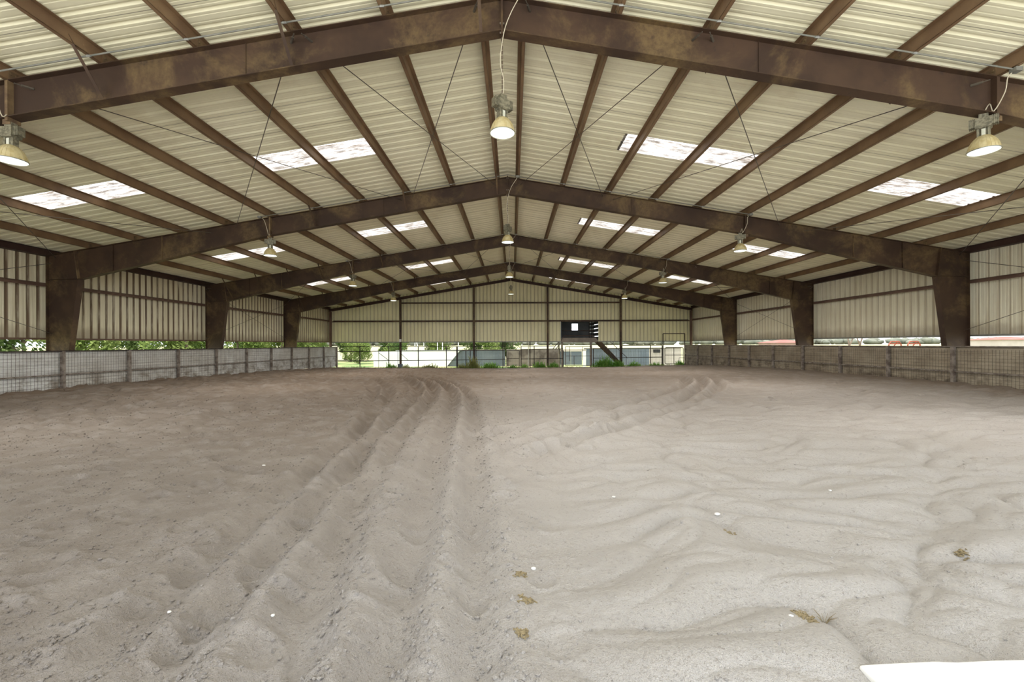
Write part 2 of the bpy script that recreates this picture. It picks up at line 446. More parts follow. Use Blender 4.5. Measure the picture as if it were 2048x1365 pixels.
HH = relief(GX, GY); stamp_prints(GX, GY, HH, xs, ys)
HH = base_z(GX, GY) + HH * (1 - .5 * sm(33, 37, GY))
def zs(x, y):
    i = np.clip(np.searchsorted(xs, x), 1, len(xs) - 1); j = np.clip(np.searchsorted(ys, y), 1, len(ys) - 1)
    return float(HH[j, i])
nx, ny = len(xs), len(ys)
me = bpy.data.meshes.new('floor')
co = np.stack([GX, GY, HH], -1).reshape(-1, 3).astype(np.float32)
idx = np.arange(nx * ny).reshape(ny, nx)
q = np.stack([idx[:-1, :-1], idx[:-1, 1:], idx[1:, 1:], idx[1:, :-1]], -1).reshape(-1, 4)
me.vertices.add(len(co)); me.vertices.foreach_set('co', co.ravel())
me.loops.add(q.size); me.loops.foreach_set('vertex_index', q.ravel().astype(np.int32))
me.polygons.add(len(q)); me.polygons.foreach_set('loop_start', (np.arange(len(q)) * 4).astype(np.int32))
me.polygons.foreach_set('use_smooth', np.ones(len(q), bool))
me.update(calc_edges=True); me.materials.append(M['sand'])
o = bpy.data.objects.new('floor', me); COL.objects.link(o); structure(o, 'raked sandy arena floor with curved tyre furrows')

# loose clods: uncountable crumbs on the sand
ICO = [(0, 0, -1), (.72, -.53, -.45), (-.28, -.85, -.45), (-.89, 0, -.45), (-.28, .85, -.45), (.72, .53, -.45), (.28, -.85, .45), (-.72, -.53, .45), (-.72, .53, .45), (.28, .85, .45), (.89, 0, .45), (0, 0, 1)]
ICF = [(0, 1, 2), (1, 0, 5), (0, 2, 3), (0, 3, 4), (0, 4, 5), (1, 5, 10), (2, 1, 6), (3, 2, 7), (4, 3, 8), (5, 4, 9), (1, 10, 6), (2, 6, 7), (3, 7, 8), (4, 8, 9), (5, 9, 10), (6, 10, 11), (7, 6, 11), (8, 7, 11), (9, 8, 11), (10, 9, 11)]
ICF = [tuple(reversed(f)) for f in ICF]
N_ = 150000
cy = 1.65 + rng.uniform(size=N_) ** 2.0 * 11; cx_ = rng.uniform(-1.35, 1.35, N_) * cy
dens = np.where(cx_ < .3 + .3 * gn(cx_, cy, 80), .10 + .34 * sm(-.2, .35, gn(cx_ * 1.1, cy * 1.1, 53)) + .40 * sm(.05, .35, gn(cx_ * 3.1, cy * 3.1, 57)), .035 + .10 * sm(.1, .4, gn(cx_ * 2.1, cy * 2.1, 58)))
for k in 'ABCDE':
    d_, f_, _ = track(cx_, cy, k)
    dens = np.where((np.abs(np.abs(d_) - .2) < .10) & (f_ > .3), np.maximum(dens, .55), dens)
keep = rng.uniform(size=N_) < dens * .42
keep &= np.abs(cx_) < 13.6
cx_, cy = cx_[keep], cy[keep]; n_ = len(cx_)
sz = .0026 + .0110 * rng.uniform(size=n_) ** 5 + .0008 * cy
sz = np.where(cx_ > .4, sz * .75, sz)
ii = np.clip(np.searchsorted(xs, cx_), 1, len(xs) - 1); jj = np.clip(np.searchsorted(ys, cy), 1, len(ys) - 1)
cz = HH[jj, ii] + sz * .25
ico = np.array(ICO)[None] * rng.uniform(.6, 1.25, (n_, 12, 1)) * sz[:, None, None] * np.array([1, 1, .8])
vv = ico + np.stack([cx_, cy, cz], -1)[:, None, :]
ff = np.array(ICF)[None] + (np.arange(n_) * 12)[:, None, None]
mb = MB(); mb.v = vv.reshape(-1, 3).tolist(); mb.f = ff.reshape(-1, 3).tolist()
tag(mb.build('sand_clods', M['sand']), 'small loose clods crumbled over the sand in front', 'clods', kind='stuff')

def pebble(x, y, r, label, group):
    mb = MB(); z = zs(x, y); jit = rng.uniform(.8, 1.15, (12,))
    mb.add([(x + vx * r * j * 1.25, y + vy * r * j, z + r * .3 + vz * r * j * .6) for (vx, vy, vz), j in zip(ICO, jit)], ICF)
    tag(mb.build('pebble', M['pebble'], loc=(x, y, z), smooth=True), label, 'pebble', group)
for x, y, r, l in ((1.84, 3.70, .022, 'largest white pebble, lying on the rippled sand right of the furrows'),
                   (-2.93, 5.51, .022, 'white pebble alone on the flat sand left of all furrows'),
                   (.28, 2.92, .016, 'white pebble just right of the rightmost furrow, near the brown scraps'),
                   (-2.94, 4.56, .016, 'white pebble left of the furrows, in front of the lone far one'),
                   (-1.13, 2.37, .012, 'white pebble between the left furrows near the bottom edge'),
                   (1.58, 2.30, .011, 'white pebble in front of the dry grass tuft'),
                   (3.19, 4.28, .014, 'white pebble on the right, on the rippled sand'),
                   (1.11, 4.26, .016, 'white pebble on the sand right of centre, behind the brown scraps'),
                   (-1.73, 2.44, .010, 'smallest white pebble, at the lower left edge of the furrows')):
    pebble(x, y, r, l, 'white pebbles on the sand')
def scraps(x, y, w, n, label):
    mb = MB()
    for i in range(n):
        a = rng.uniform(0, 6.28); px = x + rng.normal(0, w * .45); py = y + rng.normal(0, w * .4); z = zs(px, py) + .003
        l = rng.uniform(.006, .022); t = rng.uniform(.003, .006)
        d = Vector((math.cos(a), math.sin(a), rng.uniform(-.2, .3))) * l
        mb.tube([(px - d.x, py - d.y, z), (px + d.x, py + d.y, z + abs(d.z))], t, 4)
    tag(mb.build('dung_scraps', M['dung'], loc=(x, y, zs(x, y))), label, 'dung', 'brown scraps on the sand')
scraps(.19, 2.81, .045, 40, 'brown scraps on the sand, farthest patch of the row right of the furrow')
scraps(.22, 2.51, .045, 40, 'brown scraps on the sand, middle patch of the row right of the furrow')
scraps(.19, 2.23, .04, 34, 'brown scraps on the sand, nearest patch of the row right of the furrow')
scraps(1.79, 3.37, .06, 30, 'brown scraps on the rippled sand beside the largest white pebble')
scraps(1.66, 2.33, .055, 60, 'brown scraps on the sand at the left of the dry grass tuft')
scraps(3.18, 3.02, .05, 30, 'brown scraps on the sand toward the right edge')
mb = MB()
for i in range(16):
    a = rng.uniform(0, 6.28); l = rng.uniform(.04, .11); p0 = Vector((1.78, 2.34, zs(1.78, 2.34) - .01))
    d = Vector((math.cos(a) * .55, math.sin(a) * .55, 1)).normalized() * l
    mb.tube([p0, p0 + d * .6, p0 + d + Vector((d.x, d.y, -.01)) * .4], [.0016, .0013, .0006], 4)
tag(mb.build('grass_tuft', M['dung'], loc=(1.78, 2.34, zs(1.78, 2.34))), 'small dry grass tuft sticking out of the sand at lower right', 'grass tuft')

# white board lying in the corner
mb = MB()
pts = [(1.63, .118), (1.72, .124), (1.95, .134), (2.05, .130), (2.2, .137), (2.9, .15)]
poly = [(1.63, -.06)] + [(2.9, -.06)] + [(x, z) for x, z in reversed(pts)]
mb.prism_y([(x, z) for x, z in poly], 1.72, 1.92)
o = tag(mb.build('painted_block', M['white_paint'], loc=(2.2, 1.82, 0)), 'white painted block on the sand in the bottom right corner', 'block')
bv = o.modifiers.new('b', 'BEVEL'); bv.width = .012; bv.segments = 3

# ------------------------------------------------------------------ roof sheets and skylights
NSH = 42
YS0 = -.9144                                      # first sheet edge; sheets .9144 wide
def sheet_profile(y0):                            # (y, dz) across one sheet, ribs rise away from the pan
    out = []
    for r in range(3):
        b = y0 + r * .3048
        out += [(b, .0), (b + .045, 0), (b + .052, .004), (b + .070, .004), (b + .077, 0), (b + .110, 0), (b + .135, .032), (b + .170, .032), (b + .195, 0), (b + .228, 0), (b + .235, .004), (b + .253, .004), (b + .26, 0)]
    out.append((y0 + .9144, 0)); return out
def sheet(mb, y0, x0, x1, drop=0):
    pr = sheet_profile(y0); n = len(pr)
    vs = [(x0, y, rf(x0) + d - drop) for y, d in pr] + [(x1, y, rf(x1) + d - drop) for y, d in pr]
    fs = [(i, i + 1, n + i + 1, n + i) for i in range(n - 1)]
    mb.add(vs, fs)
SKY_Y = []
for fy in [FY[0] - BAY] + FY:
    k = round((fy + BAY / 2 + .1 - YS0) / .9144); SKY_Y.append(k)
SKY_XS = {-1: [(3.42, 6.28), (9.45, 12.3)], 1: [(3.0, 6.22), (9.35, 12.15)]}
side_name = {-1: 'left', 1: 'right'}
for sd in (-1, 1):
    mb = MB()
    for k in range(NSH):
        y0 = YS0 + k * .9144
        if k in SKY_Y:
            xs_ = [0, *SKY_XS[sd][0], *SKY_XS[sd][1], 15.45]
            for i in (0, 2, 4): sheet(mb, y0, sd * xs_[i], sd * xs_[i + 1])
        else: sheet(mb, y0, 0, sd * 15.45)
    o = structure(mb.build('ceiling', M['roof']), 'cream ribbed metal roof, %s slope' % side_name[sd])
BAYN = ['', 'between nearest and second frames', 'between second and third frames', 'between third and farthest frames', 'behind the farthest frame']
for bi, k in enumerate(SKY_Y):
    for sd in (-1, 1):
        for hi, (a, b) in enumerate(SKY_XS[sd]):
            if bi == 0: continue
            mb = MB(); y0 = YS0 + k * .9144; sheet(mb, y0 - .0, sd * (a - .06), sd * (b + .06), .004)
            tag(mb.build('skylight_panel', M['skylight'], loc=(sd * (a + b) / 2, y0 + .457, rf((a + b) / 2))),
                '%s translucent roof panel on the %s slope, %s' % (('upper', 'lower')[hi], side_name[sd], BAYN[bi]), 'skylight', 'translucent roof panels')
    if bi == 0:
        for sd in (-1, 1):
            mb = MB(); y0 = YS0 + k * .9144
            for a, b in SKY_XS[sd]: sheet(mb, y0, sd * (a - .06), sd * (b + .06), .004)
            structure(mb.build('window_%d' % (1 if sd < 0 else 2), M['skylight']), 'translucent roof panels overhead')
# formed ridge cap
mb = MB()
for k in range(NSH):
    y0 = YS0 + k * .9144
    for sd in (-1, 1): 
        pr = sheet_profile(y0); n = len(pr)
        vs = [(0, y, rf(0) + d + .012) for y, d in pr] + [(sd * .32, y, rf(.32) + d + .012) for y, d in pr]
        mb.add(vs, [(i, i + 1, n + i + 1, n + i) for i in range(n - 1)])
structure(mb.build('trim_1', M['roof']), 'ridge cap of the metal roof')

# ------------------------------------------------------------------ side and end siding
def rib_line(u0, u1):
    out = []; k = math.floor(u0 / .3048)
    while k * .3048 < u1:
        b = k * .3048
        for du, d in ((0, 0), (.040, 0), (.046, .004), (.062, .004), (.068, 0), (.112, 0), (.134, .032), (.171, .032), (.193, 0), (.236, 0), (.242, .004), (.258, .004), (.264, 0)):
            u = b + du
            if u0 <= u <= u1: out.append((u, d))
        k += 1
    if out[0][0] > u0: out.insert(0, (u0, 0))
    if out[-1][0] < u1: out.append((u1, 0))
    return out
for sd in (-1, 1):
    mb = MB(); L = rib_line(Y0, YE); n = len(L); zt = rf(HW) + .0
    vs = [(sd * (HW + d), y, SB) for y, d in L] + [(sd * (HW + d), y, zt) for y, d in L]
    mb.add(vs, [(i, i + 1, n + i + 1, n + i) for i in range(n - 1)])
    structure(mb.build('wall_' + side_name[sd], M['side_l' if sd < 0 else 'side_r']), 'cream ribbed metal siding of the %s wall' % side_name[sd])
OPX = (4.17, 7.32); OPZ = 3.50
mb = MB(); L = rib_line(-HW, HW); L += [(OPX[0], 0), (OPX[1], 0), (0.0, 0)]; L = sorted(set(L))
for (a, da), (b, db) in zip(L[:-1], L[1:]):
    z0 = OPZ if (a >= OPX[0] - 1e-6 and b <= OPX[1] + 1e-6) else SB - .03
    mb.add([(a, YE + da, z0), (b, YE + db, z0), (b, YE + db, rf(b)), (a, YE + da, rf(a))], [(0, 1, 2, 3)])
structure(mb.build('wall_back', M['side_b']), 'cream ribbed metal siding of the far end wall')

# ------------------------------------------------------------------ purlins, eave struts, girts
PX = [.33 + 1.483 * k for k in range(10)]
RANK = ['first', 'second', 'third', 'fourth', 'fifth', 'sixth', 'seventh', 'eighth', 'ninth', 'tenth']
def zee(mb, x, sd, zb, h, fl, y0, y1, t=.004):
    # web
    mb.box(min(x, x + sd * t), max(x, x + sd * t), y0, y1, zb, zb + h)
    # bottom flange toward the eave with lip, top flange toward the ridge
    a, b = sorted((x, x + sd * fl)); mb.box(a, b, y0, y1, zb, zb + t)
    a, b = sorted((x + sd * fl, x + sd * (fl - t))); mb.box(a, b, y0, y1, zb, zb + .02)
    a, b = sorted((x, x - sd * fl)); mb.box(a, b, y0, y1, zb + h - t, zb + h)
for sd in (-1, 1):
    for k, px in enumerate(PX):
        x = sd * px; zb = rt(px) + .008
        mb = MB(); zee(mb, x, sd, zb, rf(px) - zb - .004, .065, Y0, YE - .02)
        p = mb.build('roof_purlin', M['purlin'], loc=(x, 18, zb))
        tag(p, 'long brown roof purlin, %s down from the ridge on the %s slope' % (RANK[k], side_name[sd]), 'purlin', 'roof purlins')
        for fy in FY:
            c = MB(); a, b = sorted((x - sd * .008, x - sd * .001)); c.box(a, b, fy - .07, fy + .07, zb + .002, zb + .15)
            for q in (-.035, .035):
                c.box(*sorted((x - sd * .02, x - sd * .008)), fy + q - .012, fy + q + .012, zb + .09, zb + .115)
            c.build('clip', M['tan_plate'], p)
    mb = MB(); x = sd * 15.08
    a, b = sorted((x, x + sd * .004)); mb.box(x - .002, x + .002, Y0, YE - .02, 4.44, rf(15.08) - .004)
    a, b = sorted((x, x - sd * .09)); mb.box(a, b, Y0, YE - .02, 4.44, 4.445); mb.box(a, b, Y0, YE - .02, rf(15.08) - .012, rf(15.08) - .006)
    a, b = sorted((x, x + sd * .15)); mb.box(a, b, Y0, YE - .02, 4.44, 4.445)
    tag(mb.build('eave_strut', M['dark_purlin'], loc=(x, 18, 4.44)), 'dark brown eave strut along the top of the %s wall' % side_name[sd], 'eave strut')
    # girts
    mb = MB(); a, b = sorted((sd * 15.04, sd * 15.225)); zg = 3.50
    mb.box(a, b, Y0, YE - .02, zg, zg + .005); a2, b2 = sorted((sd * 15.04, sd * 15.045)); mb.box(a2, b2, Y0, YE - .02, zg - .075, zg)
    a2, b2 = sorted((sd * 15.22, sd * 15.225)); mb.box(a2, b2, Y0, YE - .02, zg, zg + .07)
    tag(mb.build('wall_girt', M['girt'], loc=(sd * 15.1, 18, zg)), 'brown steel girt running half way up the %s siding' % side_name[sd], 'girt', 'wall girts')
    mb = MB(); a, b = sorted((sd * 15.10, sd * 15.23))
    mb.box(a, b, Y0, YE - .02, SB - .012, SB - .004); a2, b2 = sorted((sd * 15.10, sd * 15.105)); mb.box(a2, b2, Y0, YE - .02, SB - .004, SB + .05)
    structure(mb.build('trim_%d' % (2 if sd < 0 else 3), M['girt' if sd < 0 else 'conduit']), 'bottom edge angle of the %s siding' % side_name[sd])
# end wall steel
ECX = [-9.14, -3.05, 3.05, 9.10]
ye = YE - .06; yc = YE - .27
for i, x in enumerate(ECX + [-14.93, 14.93]):
    mb = MB(); zt = rt(abs(x) + .08) - .214; w = .075
    mb.box(x - w, x + w, yc - .18, yc - .172, -1.0, zt); mb.box(x - w, x + w, yc - .008, yc, -1.0, zt); mb.box(x - .004, x + .004, yc - .172, yc - .008, -1.0, zt)
    lab = ['end wall column, leftmost of the four between the corners', 'end wall column left of the ridge line', 'end wall column just left of the announcer booth opening', 'end wall column right of the announcer booth stairs', 'far left corner column of the arena', 'far right corner column of the arena'][i]
    col = tag(mb.build('end_column', M['frame' if i < 4 else 'girt'], loc=(x, yc - .09, -.5)), 'dark steel ' + lab, 'column', 'end wall columns')
    if i == 0:
        MB().box(x - .16, x + .16, yc - .25, yc + .06, -1.0, -.10).build('concrete_base', M['shade_and_sheet'], col)
        MB().box(x - .09, x + .09, yc - .2, yc - .181, 1.72, 1.95).build('notice_plate', M['white_paint'], col)
for sd in (-1, 1):
    mb = MB()
    top = [(sd * .01, RZ), (sd * 15.05, rt(15.05))]; bot = [(sd * 15.05, rt(15.05) - .2), (sd * .01, RZ - .2)]
    mb.prism_y(top + bot, yc - .10, yc - .09)
    for dz in (0, -.2):
        mb.prism_y([(sd * .01, RZ + dz), (sd * 15.05, rt(15.05) + dz), (sd * 15.05, rt(15.05) + dz - .012), (sd * .01, RZ + dz - .012)], yc - .17, yc - .02)
    tag(mb.build('end_rafter', M['dark_purlin'], loc=(0, yc, RZ)), 'dark sloping steel rafter along the top of the end wall, %s half' % side_name[sd], 'rafter')
for zg, x0, x1, l in ((3.455, -14.85, 14.85, 'lower long brown girt across the end wall, above the booth'), (4.965, -9.14, 9.1, 'upper brown girt across the end wall siding')):
    mb = MB(); mb.box(x0, x1, yc + .005, YE - .008, zg, zg + .005); mb.box(x0, x1, yc + .004, yc + .009, zg - .08, zg + .005); mb.box(x0, x1, YE - .013, YE - .008, zg, zg + .07)
    tag(mb.build('end_girt', M['frame'], loc=(0, ye, zg)), l, 'girt', 'end wall girts')
mb = MB()
for a, b in ((-15.1, OPX[0]), (OPX[1], 15.1)): mb.box(a, b, YE - .08, YE + .03, SB - .045, SB - .035); mb.box(a, b, YE - .08, YE - .072, SB - .035, SB + .03)
structure(mb.build('trim_4', M['conduit']), 'bottom edge angle of the end wall siding')

# ------------------------------------------------------------------ rigid frames
BRK = {0: (0, 2, 4), 1: (0, 2, 4), 2: (4, 6, 7, 8, 9), 3: (4, 6, 7, 8, 9)}
KN = (14.0, 3.68)                                  # inner knee
PIN = 7.75
for fi, fy in enumerate(FY):
    fr = thing('steel_frame', (0, fy, -.6), 'rust-brown tapered steel roof frame spanning the arena, %s' % ('nearest of the four', 'second of the four from the front', 'third of the four from the front', 'last one before the end wall')[fi], 'steel frame', 'steel roof frames')
    for sd in (-1, 1):
        # column
        mb = MB(); bot = -1.0
        xi = 15.03 - .41
        mb.prism_y([(sd * 15.03, bot), (sd * 15.03, rt(15.03)), (sd * KN[0], rt(KN[0])), (sd * KN[0], KN[1]), (sd * xi, bot)], fy - .005, fy + .005)
        mb.prism_y([(sd * 15.03, bot), (sd * 15.042, bot), (sd * 15.042, rt(15.03)), (sd * 15.03, rt(15.03))], fy - .10, fy + .10)
        mb.prism_y([(sd * xi, bot), (sd * KN[0], KN[1]), (sd * (KN[0] - .014), KN[1]), (sd * (xi - .014), bot)], fy - .10, fy + .10)
        mb.prism_y([(sd * 15.03, rt(15.03)), (sd * KN[0], rt(KN[0])), (sd * KN[0], rt(KN[0]) - .012), (sd * 15.03, rt(15.03) - .012)], fy - .10, fy + .10)
        c = mb.build('column', M['frame'], fr)
        # knee stiffeners
        st = MB(); st.prism_y([(sd * 15.03, KN[1] - .02), (sd * KN[0], KN[1]), (sd * KN[0], KN[1] + .012), (sd * 15.03, KN[1] - .008)], fy - .09, fy + .09)
        st.build('stiffener', M['frame'], c)
        st = MB(); x1 = KN[0] + .02; st.prism_y([(sd * KN[0], KN[1]), (sd * (KN[0] + .12), rt(KN[0] + .12)), (sd * (KN[0] + .14), rt(KN[0] + .14)), (sd * (KN[0] + .02), KN[1])], fy - .095, fy + .095)
        st.build('splice_plate', M['tan_plate'] if sd < 0 else M['frame'], c)
        bl = MB()
        for z in (4.25, 4.05, 3.75): bl.box(*sorted((sd * 15.05, sd * 15.075)), fy - .06, fy - .035, z, z + .025)
        bl.build('bolts', M['bolt'], c)
        # rafter
        mb = MB()
        bt = [(KN[0], KN[1]), (PIN, rt(PIN) - .57), (0, RZ - .53)]
        mb.prism_y([(sd * KN[0], KN[1]), (sd * KN[0], rt(KN[0])), (0, RZ), (0, RZ - .53), (sd * PIN, bt[1][1])], fy - .005, fy + .005)
        mb.prism_y([(sd * KN[0], rt(KN[0])), (0, RZ), (0, RZ - .012), (sd * KN[0], rt(KN[0]) - .012)], fy - .10, fy + .10)
        for (xa, za), (xb, zb) in zip(bt[:-1], bt[1:]):
            mb.prism_y([(sd * xa, za), (sd * xb, zb), (sd * xb, zb - .014), (sd * xa, za - .014)], fy - .10, fy + .10)
        ra = mb.build('rafter', M['frame'], fr)
        # splice at the pinch, and web stiffeners
        sp = MB(); zt = rt(PIN); sp.box(*sorted((sd * (PIN - .022), sd * (PIN + .022))), fy - .098, fy + .098, zt - .64, zt + .0)
        sp.build('splice_plate', M['tan_plate'] if sd < 0 else M['frame'], ra)
        s2 = MB(); s2.box(*sorted((sd * (PIN - .02), sd * (PIN + .10))), fy - .06, fy - .045, zt - .68, zt - .585); s2.build('splice_tab', M['tan_plate'], ra)
        for xs3, m3 in ((11.3, 'tan_plate'), (12.9, 'frame'), (4.05, 'frame')):
            s3 = MB(); f = (xs3 - PIN) / (KN[0] - PIN); zb = (bt[1][1] + (KN[1] - bt[1][1]) * f) if xs3 > PIN else RZ - .53 + (bt[1][1] - RZ + .53) * xs3 / PIN
            s3.box(*sorted((sd * xs3, sd * (xs3 + .008))), fy - (.022 if xs3 < 5 else .05), fy - .005, zb, rt(xs3) - .01); s3.build('web_stiffener', M[m3], ra)
        # flange braces
        for k in BRK[fi]:
            px = PX[k]; f = (px - PIN) / (KN[0] - PIN)
            zb = (bt[1][1] + (KN[1] - bt[1][1]) * f) if px > PIN else RZ - .53 + (bt[1][1] - RZ + .53) * px / PIN
            s_ = -1 if sd < 0 else 1
            L_ = (rt(px) - zb) * .95
            b = MB(); p0 = Vector((sd * px, fy + s_ * .08, zb + .02)); p1 = Vector((sd * (px + .02), fy + s_ * (.08 + L_), rt(px) + .10))
            d = (p1 - p0).normalized(); sx = Vector((1, 0, 0)); up = d.cross(sx) * .05
            vs = []
            for p in (p0, p1):
                vs += [p - sx * .025, p + sx * .025, p + sx * .025 + up * .08, p - sx * .018 + up * .08, p - sx * .018 + up, p - sx * .025 + up]
            b.add(vs, [(0, 1, 2, 3, 4, 5), (11, 10, 9, 8, 7, 6)] + [(i, (i + 1) % 6 + 0, (i + 1) % 6 + 6, i + 6) for i in range(6)])
            b.build('flange_brace', M['frame'], fr)
    ap = MB(); ap.box(-.016, .016, fy - .098, fy + .098, RZ - .60, RZ + .03); apo = ap.build('ridge_splice', M['frame'], fr)
    bl = MB()
    for z in (RZ - .03, RZ - .42, RZ - .565):
        bl.tube([(-.035, fy - .06, z), (.035, fy - .06, z)], .014, 6)
    bl.build('bolts', M['bolt'], apo)

# ------------------------------------------------------------------ bracing rods
def rod(a, b, label, anchors=True):
    a, b = Vector(a), Vector(b)
    r = tag(MB().tube([a, b], .0085, 6).build('brace_rod', M['rod'], loc=tuple(a)), label, 'brace rod', 'diagonal brace rods')
    if anchors:
        d = (b - a).normalized()
        n = MB().tube([a - d * .16, a - d * .02], .02, 6).tube([a - d * .24, a - d * .16], .009, 6)
        n.build('anchor_nut', M['rod'], r)
ROOF = [((.45, 3.12), 'ridge panel, sloping away from the ridge'), ((3.0, .42), 'ridge panel, closing toward the ridge'), ((3.35, 8.9), 'middle panel, sloping away from the ridge'),
        ((7.4, 3.45), 'middle panel, closing toward the ridge'), ((9.3, 14.8), 'outer panel, sloping down to the eave'), ((14.8, 9.7), 'outer panel, climbing from the eave')]
for b0, nm in ((0, 'nearest'), (2, 'far')):
    for sd in (-1, 1):
        for i, ((xa, xb), l) in enumerate(ROOF):
            dz = .16 if i % 2 else .12
            rod((sd * xa, FY[b0] + .01, rt(xa) - dz), (sd * xb, FY[b0 + 1] - .01, rt(xb) - dz), 'roof brace rod, %s bay, %s slope, %s' % (nm, side_name[sd], l))
        x = sd * 14.96
        rod((x, FY[b0] + .01, 1.9), (x, FY[b0 + 1] - .01, 4.2), 'wall brace rod on the %s siding in the %s braced bay, rising away from us' % (side_name[sd], nm))
        x = sd * 14.93
        rod((x, FY[b0] + .01, 4.2), (x, FY[b0 + 1] - .01, 1.9), 'wall brace rod on the %s siding in the %s braced bay, falling away from us' % (side_name[sd], nm))

# ------------------------------------------------------------------ lamps and conduit
lamp = bpy.data.objects.new('high_bay_lamp', None); COL.objects.link(lamp); OFF[lamp.name] = Vector((0, 0, 0)); lamp.empty_display_size = .2
mb = MB(); mb.box(-.085, .085, -.075, .075, .36, .52)
for k in range(7): mb.box(-.092, .092, -.083 + k * .0255, -.070 + k * .0255, .37, .515)
mb.box(-.055, .055, -.05, .05, .52, .60)
bal = mb.build('ballast_housing', M['ballast'], lamp)
for s in (-1, 1):
    w = MB()
    a, b = sorted((s * .09, s * .165)); w.box(a, b, -.05, .05, .40, .52)
    for k in range(4): a, b = sorted((s * (.092 + k * .02), s * (.104 + k * .02))); w.box(a, b, -.058, .058, .39, .53)
    w.build('heat_fin', M['ballast'], bal)
mb = MB(); mb.box(-.075, -.045, -.045, .045, .235, .37); mb.box(.045, .075, -.045, .045, .235, .37); mb.tube([(0, 0, .24), (0, 0, .37)], .045, 12)
nk = mb.build('neck', M['ballast'], lamp)
MB().box(-.022, .022, -.052, -.046, .245, .345).build('name_plate', M['lampplate'], nk)
prof = [(.195, 0), (.198, .012), (.192, .03), (.184, .065), (.170, .11), (.148, .155), (.115, .20), (.078, .235), (.06, .245)]
mb = MB(); mb.lathe(prof + [(r - .006, z) for r, z in reversed(prof)], 36)
sh = mb.build('shade', M['shade'], lamp, True)
MB().lathe([(.200, -.004), (.204, .004), (.200, .014), (.196, .004), (.200, -.004)], 36).build('rim', M['galv'], sh, True)
mb = MB().disc(.190, .004, 36).disc(.190, .010, 36); mb.build('lens', M['lens'], lamp)
# fluted ribs on the shade
mb = MB()
for k in range(24):
    a = 2 * PI * k / 24; mb.tube([((r + .001) * math.cos(a), (r + .001) * math.sin(a), z) for r, z in prof[1:8]], .0022, 4)
mb.build('flutes', M['shade'], sh)
LAMPS = [lamp] + [copy_tree(lamp) for _ in range(11)]
for fi, fy in enumerate(FY):
    for ci, (x, zr) in enumerate(((-7.78, 4.43), (.0, 4.84), (7.62, 4.53))):
        l = LAMPS[fi * 3 + ci]
        if ci == 1 and fi == 3: x = .05
        l.location = (x, fy, zr); l.rotation_euler = (0, 0, (0, R(35), R(-50))[ci] + fi * .4)
        nm = 'lit cream high-bay lamp hung from the %s roof frame, %s' % (ORD[fi], ('over the left side', 'in the middle under the ridge', 'over the right side')[ci])
        tag(l, nm, 'lamp', 'hanging high-bay lamps')
        OFF[l.name] = Vector(l.location)
        rx = {0: -7.95, 1: .33, 2: 7.80}[ci]
        cz = rt(rx) - .02; top = Vector((x, fy, zr + .60)); box = Vector((rx, fy - .30, cz))
        ridge_b = RZ - .545 if ci == 1 else rt(7.75) - .60
        cc = MB()
        if ci == 1:
            P = [box, box + Vector((-.06, .02, -.10)), (x + .13, fy - .16, RZ - .35), (x + .03, fy - .135, RZ - .62), (x - .03, fy - .05, 5.95), (x + .02, fy - .02, 5.7), (x + .02, fy - .005, 5.52), top]
        else:
            P = [box, box + Vector((.10 if ci == 0 else -.07, .05, -.08)), (x + (-.02 if ci == 0 else .12), fy - .2, cz - .28), (x + (.03 if ci == 0 else -.0), fy - .15, cz - .55), (x + .03, fy - .06, zr + .72), top]
        Q = []
        P = [Vector(p) for p in P]; PP = [P[0]] + P + [P[-1]]
        for i in range(1, len(PP) - 2):
            for t in (0, .25, .5, .75):
                a, b, c, d = PP[i - 1:i + 3]
                Q.append(.5 * (2 * b + (c - a) * t + (2 * a - 5 * b + 4 * c - d) * t * t + (3 * b - a - 3 * c + d) * t ** 3))
        Q.append(P[-1])
        rot = Matrix.Rotation(-l.rotation_euler.z, 3, 'Z')
        def local(mbx): mbx.v = [tuple(rot @ (Vector(v) - Vector(l.location)) + Vector(l.location)) for v in mbx.v]; return mbx
        local(cc.tube(Q, .0075, 6)).build('power_cord', M['cord'], l, True)
        ch = MB(); zc = ridge_b; i = 0
        while zc > zr + .60:
            z2 = max(zc - .045, zr + .575)
            if i % 2: ch.box(x - .012, x + .012, fy - .003, fy + .003, z2, zc + .006)
            else: ch.box(x - .003, x + .003, fy - .012, fy + .012, z2, zc + .006)
            zc -= .039; i += 1
        local(ch).build('chain', M['chain'], l)
        ld = bpy.data.lights.new('lamp_light', 'AREA'); ld.shape = 'DISK'; ld.size = .36; ld.energy = 84; ld.color = (1, .98, .94)
        lo = bpy.data.objects.new('lamp_light', ld); COL.objects.link(lo); lo.location = (0, 0, -.006); lo.parent = l
    # conduit along the purlins in front of each frame
    cd = thing('conduit', (0, fy - .3, 6.9), 'thin grey electrical conduit strapped under the purlins beside the %s frame' % ORD[fi], 'conduit', 'conduit runs')
    for a, b in ((-7.95, 0), (0, 7.80)):
        MB().tube([(a, fy - .30, rt(a) - .018), (b, fy - .30, rt(b) - .018)], .0125, 8).build('pipe', M['conduit'], cd)
    for bx in (-7.95, .33, 7.80):
        MB().box(bx - .055, bx + .055, fy - .35, fy - .25, rt(bx) - .055, rt(bx) + .005).build('junction_box', M['conduit'], cd)
    for sd in (-1, 1):
        for k in (0, 1, 2, 3, 4):
            x = sd * PX[k]; s = MB().tube([(x - .03, fy - .30, rt(x) - .018), (x + .03, fy - .30, rt(x) - .018)], .018, 8); s.build('coupling', M['galv'], cd)

